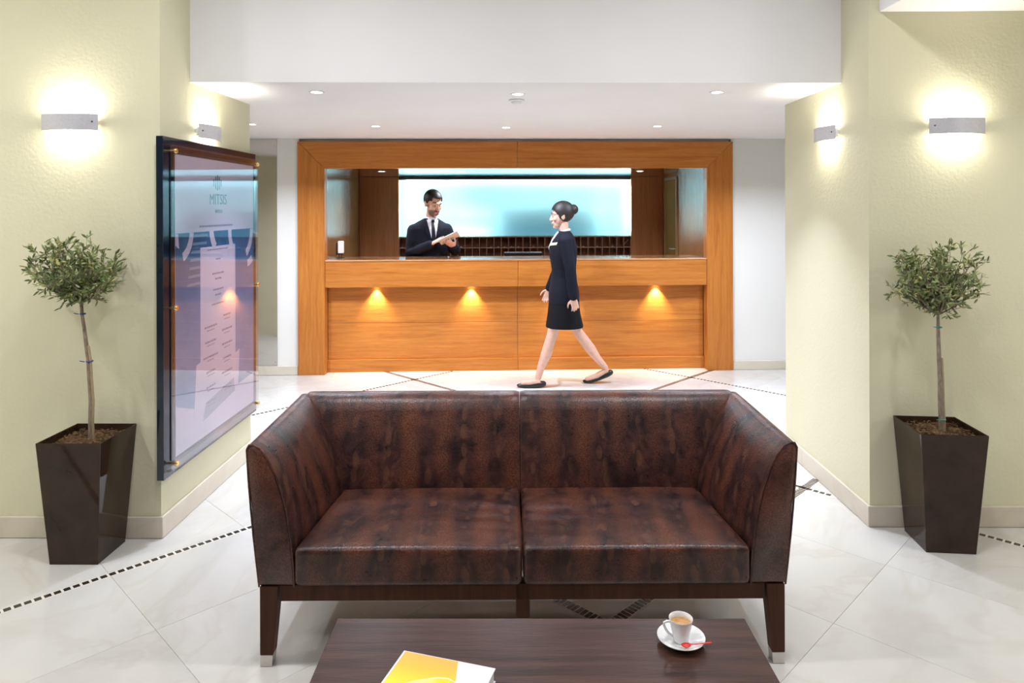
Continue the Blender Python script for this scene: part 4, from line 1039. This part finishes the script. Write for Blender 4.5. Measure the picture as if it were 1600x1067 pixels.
shell('hair', HC, HR, 1.10, (0, 0.015, 0.038), (0.076, 0.094, 0.087), hl_m, M_HAIR, man, 0.009)
shell('beard', HC, HR, 1.10, (0, -0.034, -0.066), (0.0515, 0.0555, 0.0525), lambda p: p.z < -0.052 - 0.35 * (p.y + 0.06) * 0 and p.y < 0.004 and not (abs(p.x) < 0.024 and p.z > -0.084 and p.y < -0.05), M_STUB, man, 0.003)
shell('moustache', HC, HR, 1.10, (0, -0.075, -0.054), (0.026, 0.0225, 0.010), lambda p: p.y < -0.080 and p.z > -0.058, M_STUB, man, 0.002)
jk = MB()
jt = [(0.80, 0.200, 0.128, 0, 0), (0.84, 0.205, 0.132, 0, 0), (0.95, 0.195, 0.130, 0, 0), (1.08, 0.182, 0.120, 0, 0), (1.20, 0.192, 0.124, 0, 0), (1.32, 0.206, 0.126, 0, 0), (1.39, 0.212, 0.116, 0, 0), (1.425, 0.195, 0.100, 0, 0.004), (1.458, 0.140, 0.082, 0.004, 0.008), (1.492, 0.078, 0.064, 0.008, 0.012), (1.500, 0.05, 0.05, 0.01, 0.012)]
jk.loft(rings_torso(jt, yaw))
for s_, e_, w_ in ((sR, eR, wR), (sL, eL, wL)):
    d_ = (w_ - e_).normalized()
    jk.tube([s_ + Vector((0, 0, 0.0)), s_.lerp(e_, 0.5) + Vector((0, 0.006, 0)), e_, e_.lerp(w_, 0.5) + Vector((0, 0, -0.006)), w_ - d_ * 0.015], [0.074, 0.066, 0.058, 0.052, 0.046], 14)
jacket = ob('suit_jacket', remesh(jk, 0.0075, 5), M_SUIT, man)
# shirt front, tie and lapels follow the chest
def chest(x, z, lift):
    zs = [q[0] for q in jt]
    for i in range(len(zs) - 1):
        if zs[i] <= z <= zs[i + 1]: f_ = (z - zs[i]) / (zs[i + 1] - zs[i]); break
    a = jt[i][1] + (jt[i + 1][1] - jt[i][1]) * f_; bb = jt[i][2] + (jt[i + 1][2] - jt[i][2]) * f_
    ox = jt[i][3] + (jt[i + 1][3] - jt[i][3]) * f_; oy = jt[i][4] + (jt[i + 1][4] - jt[i][4]) * f_
    y = -bb * max(0.0, 1 - abs(x / a) ** 2.3) ** (1 / 2.3) - lift
    q = Y2(x, y); return Vector((q[0] + ox, q[1] + oy, z))
def patch(name, left, right, mat, lift, par, n=14, mcol=6, thick=0.003):
    """left/right: functions t -> (x, z)"""
    vs = []; fs = []
    for j in range(n + 1):
        (xa_, za), (xb_, zb) = left(j / n), right(j / n)
        for i in range(mcol + 1):
            f_ = i / mcol; vs.append(chest(xa_ + (xb_ - xa_) * f_, za + (zb - za) * f_, lift))
    for j in range(n):
        for i in range(mcol): fs.append((j * (mcol + 1) + i, j * (mcol + 1) + i + 1, (j + 1) * (mcol + 1) + i + 1, (j + 1) * (mcol + 1) + i))
    o = ob(name, MB().add(vs, fs).mesh(name, smooth=True), mat, par)
    md = o.modifiers.new('thickness', 'SOLIDIFY'); md.thickness = thick; md.offset = 0.0
    return o
ZT, ZB = 1.478, 1.215
vx = lambda t_: 0.062 * (1 - t_) ** 0.85 + 0.004
shirt = patch('shirt_front', lambda t_: (-vx(t_), ZT - (ZT - ZB) * t_), lambda t_: (vx(t_), ZT - (ZT - ZB) * t_), M_SHIRT, 0.004, man)
patch('necktie', lambda t_: (-(0.013 + 0.012 * t_) * (1 if t_ > .1 else 1.15), ZT + 0.004 - (ZT - ZB) * t_), lambda t_: ((0.013 + 0.012 * t_) * (1 if t_ > .1 else 1.15), ZT + 0.004 - (ZT - ZB) * t_), M_TIE, 0.010, man)
for s in (-1, 1):
    wl = lambda t_: 0.055 * (0.45 + 1.1 * t_ if t_ < .42 else 0.912 * (1 - t_) / .58 * 0.95 + .04)
    patch('lapel', (lambda t_, s=s: (s * vx(t_) * 0.96, ZT - (ZT - ZB) * t_)), (lambda t_, s=s: (s * (vx(t_) + wl(t_)), ZT - (ZT - ZB) * t_ - 0.004)), M_SUIT, 0.009, man)
cr = []
for i in range(17):
    t_ = 2 * PI * i / 16; cr.append((0.016 + 0.062 * math.cos(t_), 0.006 + 0.060 * math.sin(t_), 1.506 + 0.020 * math.sin(t_)))
ob('shirt_collar', MB().tube(cr, 0.009, 8, ry=2.0).mesh('collar', smooth=True), M_SHIRT, man)
for s in (-1, 1):
    P_ = [chest(s * 0.008, 1.482, 0.016), chest(s * 0.052, 1.492, 0.010), chest(s * 0.040, 1.448, 0.012)]
    m_ = MB().add(P_ + [p + Vector((0, 0.004, 0)) for p in P_], [(0, 1, 2), (5, 4, 3), (0, 3, 4, 1), (1, 4, 5, 2), (2, 5, 3, 0)])
    ob('collar_point', m_.mesh('collar_point'), M_SHIRT, man)
dR = (wR - eR).normalized()
ob('shirt_cuff', MB().tube([wR - dR * 0.022, wR - dR * 0.004], [0.038, 0.034], 14, ends=False).mesh('cuff', smooth=True), M_SHIRT, man)
tz = MB().loft(rings_torso([(0.80, 0.175, 0.115, 0, 0), (0.95, 0.168, 0.11, 0, 0)], yaw))
for sx in (-0.09, 0.09): tz.tube([(sx, 0, 0.86), (sx, 0.01, 0.50), (sx, 0.02, 0.06)], [0.095, 0.080, 0.075], 14, ends=False)
ob('trousers', remesh(tz, 0.012, 3), M_SUIT, man)
for sx in (-0.09, 0.09):
    ob('shoe', MB().tube([(sx, 0.06, 0.045), (sx, -0.02, 0.045), (sx, -0.12, 0.034), (sx, -0.18, 0.028)], [0.043, 0.045, 0.040, 0.028], 12, ry=[0.98, 0.95, 0.8, 0.8]).mesh('shoe', smooth=True), M_SHOE, man)
tb = rth('tablet', 'light grey tablet in the hands of the man at the desk', 'tablet', MU + TC.x, MV + TC.y, TC.z)
rm = Matrix((Lx, Wx, nT)).transposed().to_euler()
ob('tablet_shell', rounded(0.215, 0.150, 0.009, 0.0042, 8), simple('silver_tablet', (0.80, 0.80, 0.82), 0.4, 0.0, amp=0.01), tb, rot=rm)
so_ = ob('tablet_screen', MB().box(-0.098, 0.098, -0.066, 0.066, 0.0046, 0.0052), simple('pale_screen', (0.55, 0.57, 0.62), 0.15), tb, rot=rm)

# ---- woman walking past, facing left
wo = thing('person', 'person in dark navy jacket and short skirt walking past the desk', 'person', (0.372, 6.275, 0))
def F(f_, l_, z): return Vector((-f_, -l_, z))       # forward, her left, up
WC = F(0.020, 0.0, 1.530); WR = Matrix.Rotation(math.radians(-90), 3, 'Z') @ Matrix.Rotation(math.radians(4), 3, 'X')
b = MB(); head_into(b, WC, WR, 0.98, False)
b.tube([F(-0.01, 0, 1.28), F(-0.008, 0, 1.38), F(0.006, 0, 1.47)], [0.052, 0.045, 0.045], 14)
b.loft(rings_torso([(0.72, 0.125, 0.130, 0, 0), (0.85, 0.125, 0.150, 0, 0), (1.02, 0.095, 0.120, 0, 0), (1.20, 0.105, 0.130, 0, 0), (1.30, 0.090, 0.130, 0, 0), (1.36, 0.065, 0.08, 0, 0)]))
legs = (((F(0.01, 0.085, 0.80), F(0.115, 0.085, 0.46), F(0.175, 0.082, 0.30), F(0.238, 0.08, 0.085)), (F(0.215, 0.08, 0.060), F(0.30, 0.08, 0.045), F(0.375, 0.08, 0.040))),
        ((F(-0.02, -0.085, 0.80), F(-0.125, -0.085, 0.475), F(-0.235, -0.083, 0.31), F(-0.378, -0.08, 0.145)), (F(-0.395, -0.08, 0.115), F(-0.30, -0.08, 0.060), F(-0.215, -0.08, 0.032))))
for lg, ft in legs:
    h_, kn, cf, an = lg
    b.tube([h_, h_.lerp(kn, .5), kn, cf + (Vector((0.012, 0, 0))), cf.lerp(an, .55), an], [0.078, 0.062, 0.047, 0.049, 0.035, 0.028], 14)
    b.tube([an, ft[0], ft[1], ft[2]], [0.029, 0.030, 0.030, 0.026], 10)
arms = ((F(0.0, 0.165, 1.315), F(-0.045, 0.205, 1.06), F(-0.070, 0.215, 0.815)), (F(0.0, -0.165, 1.315), F(0.03, -0.205, 1.06), F(0.125, -0.195, 0.845)))
for s_, e_, w_ in arms: b.tube([s_, s_.lerp(e_, .5), e_, e_.lerp(w_, .4), w_], [0.044, 0.040, 0.035, 0.034, 0.024], 12)
hand_into(b, arms[0][2], F(-0.02, 0.0, -0.10), F(0.15, -1, 0), -1, (0.35, 0.5, 0.45), 0.92)
hand_into(b, arms[1][2], F(0.03, 0.0, -0.10), F(0.1, 1, 0), 1, (0.30, 0.45, 0.4), 0.92)
wbody = ob('body', remesh(b, 0.0055, 5), M_SKIN, wo)
face_parts(wbody, WC, WR, 0.98)
def hl_w(p):
    y = p.y
    h_ = 0.060 if y < -0.06 else 0.060 - (y + 0.06) / 0.05 * 0.085 if y < -0.01 else -0.025 - (y + 0.01) * 0.9
    return p.z > h_
shell('hair', WC, WR, 0.98, (0, 0.018, 0.036), (0.079, 0.098, 0.091), hl_w, M_HAIR, wo, 0.010)
ob('hair_bun', MB().ball(WC + WR @ Vector((0, 0.112, 0.048)), (0.044, 0.048, 0.046), 18, 12).mesh('bun', smooth=True), M_HAIR, wo)
jk = MB()
wt = [(0.742, 0.137, 0.180, 0, 0), (0.77, 0.139, 0.184, 0, 0), (0.85, 0.136, 0.180, 0, 0), (0.98, 0.112, 0.150, 0, 0), (1.05, 0.110, 0.148, 0, 0), (1.18, 0.125, 0.165, -0.006, 0), (1.25, 0.124, 0.175, -0.006, 0), (1.32, 0.100, 0.172, 0.002, 0), (1.362, 0.075, 0.125, 0.006, 0), (1.392, 0.052, 0.060, 0.006, 0)]
jk.loft(rings_torso(wt, 0.0, 32, 2.2))
for s_, e_, w_ in arms:
    d_ = (w_ - e_).normalized(); jk.tube([s_, s_.lerp(e_, .5), e_, e_.lerp(w_, .5), w_ - d_ * 0.01], [0.062, 0.056, 0.050, 0.047, 0.041], 14)
ob('uniform_jacket', remesh(jk, 0.0075, 4), M_SUIT2, wo)
sk = MB().loft(rings_torso([(0.532, 0.168, 0.185, 0.004, 0), (0.545, 0.168, 0.187, 0.004, 0), (0.65, 0.148, 0.185, 0, 0), (0.80, 0.132, 0.172, 0, 0), (0.95, 0.105, 0.142, 0, 0)], 0, 32, 2.3))
ob('skirt', sk.mesh('skirt', smooth=True), M_SKIRTC, wo)
# collar, badge stripe and blouse
def wchest(f_ang, z, lift):
    zs = [q[0] for q in wt]
    for i in range(len(zs) - 1):
        if zs[i] <= z <= zs[i + 1]: q = (z - zs[i]) / (zs[i + 1] - zs[i]); break
    a = wt[i][1] + (wt[i + 1][1] - wt[i][1]) * q + lift; bb = wt[i][2] + (wt[i + 1][2] - wt[i][2]) * q + lift; ox = wt[i][3] + (wt[i + 1][3] - wt[i][3]) * q
    c_, s_ = -math.cos(f_ang), -math.sin(f_ang)
    return Vector((a * math.copysign(abs(c_) ** (2 / 2.2), c_) + ox, bb * math.copysign(abs(s_) ** (2 / 2.2), s_), z))
def wpatch(name, grid, mat):
    vs = [p for r_ in grid for p in r_]; m_ = len(grid[0]); fs = [(j * m_ + i, j * m_ + i + 1, (j + 1) * m_ + i + 1, (j + 1) * m_ + i) for j in range(len(grid) - 1) for i in range(m_ - 1)]
    o = ob(name, MB().add(vs, fs).mesh(name, smooth=True), mat, wo); md = o.modifiers.new('thickness', 'SOLIDIFY'); md.thickness = 0.003; md.offset = 0.0
wpatch('blouse_front', [[wchest(math.radians(-30 + 60 * i / 8) * (1 - t_ * .85), 1.385 - 0.16 * t_, 0.004) for i in range(9)] for t_ in [j / 10 for j in range(11)]], M_SHIRT)
wpatch('chest_stripe', [[wchest(math.radians(14 + 44 * i / 8), z + 0.010 * i / 8, 0.006) for i in range(9)] for z in (1.262, 1.274, 1.286)], simple('cream_gold_stripe', (0.80, 0.72, 0.45), 0.5))
cl_ = [tuple(F(-0.006 + 0.050 * math.cos(2 * PI * i / 16), 0.050 * math.sin(2 * PI * i / 16), 1.392 - 0.014 * math.cos(2 * PI * i / 16))) for i in range(17)]
ob('blouse_collar', MB().tube(cl_, 0.007, 8, ry=1.3).mesh('collar', smooth=True), M_SHIRT, wo)
def pump(pts, rad, ry): return MB().tube(pts, rad, 14, ry=ry)
for ft, lift_ in ((legs[0][1], 0), (legs[1][1], 1)):
    if not lift_: P_ = [F(0.188, 0.08, 0.034), F(0.225, 0.08, 0.030), F(0.30, 0.08, 0.022), F(0.37, 0.08, 0.020), F(0.405, 0.08, 0.019)]
    else: P_ = [F(-0.428, -0.08, 0.098), F(-0.395, -0.08, 0.082), F(-0.32, -0.08, 0.044), F(-0.25, -0.08, 0.022), F(-0.195, -0.08, 0.018)]
    ob('shoe', pump(P_, [0.027, 0.034, 0.034, 0.034, 0.024], [0.95, 0.85, 0.62, 0.56, 0.65]).mesh('shoe', smooth=True), M_SHOE, wo)
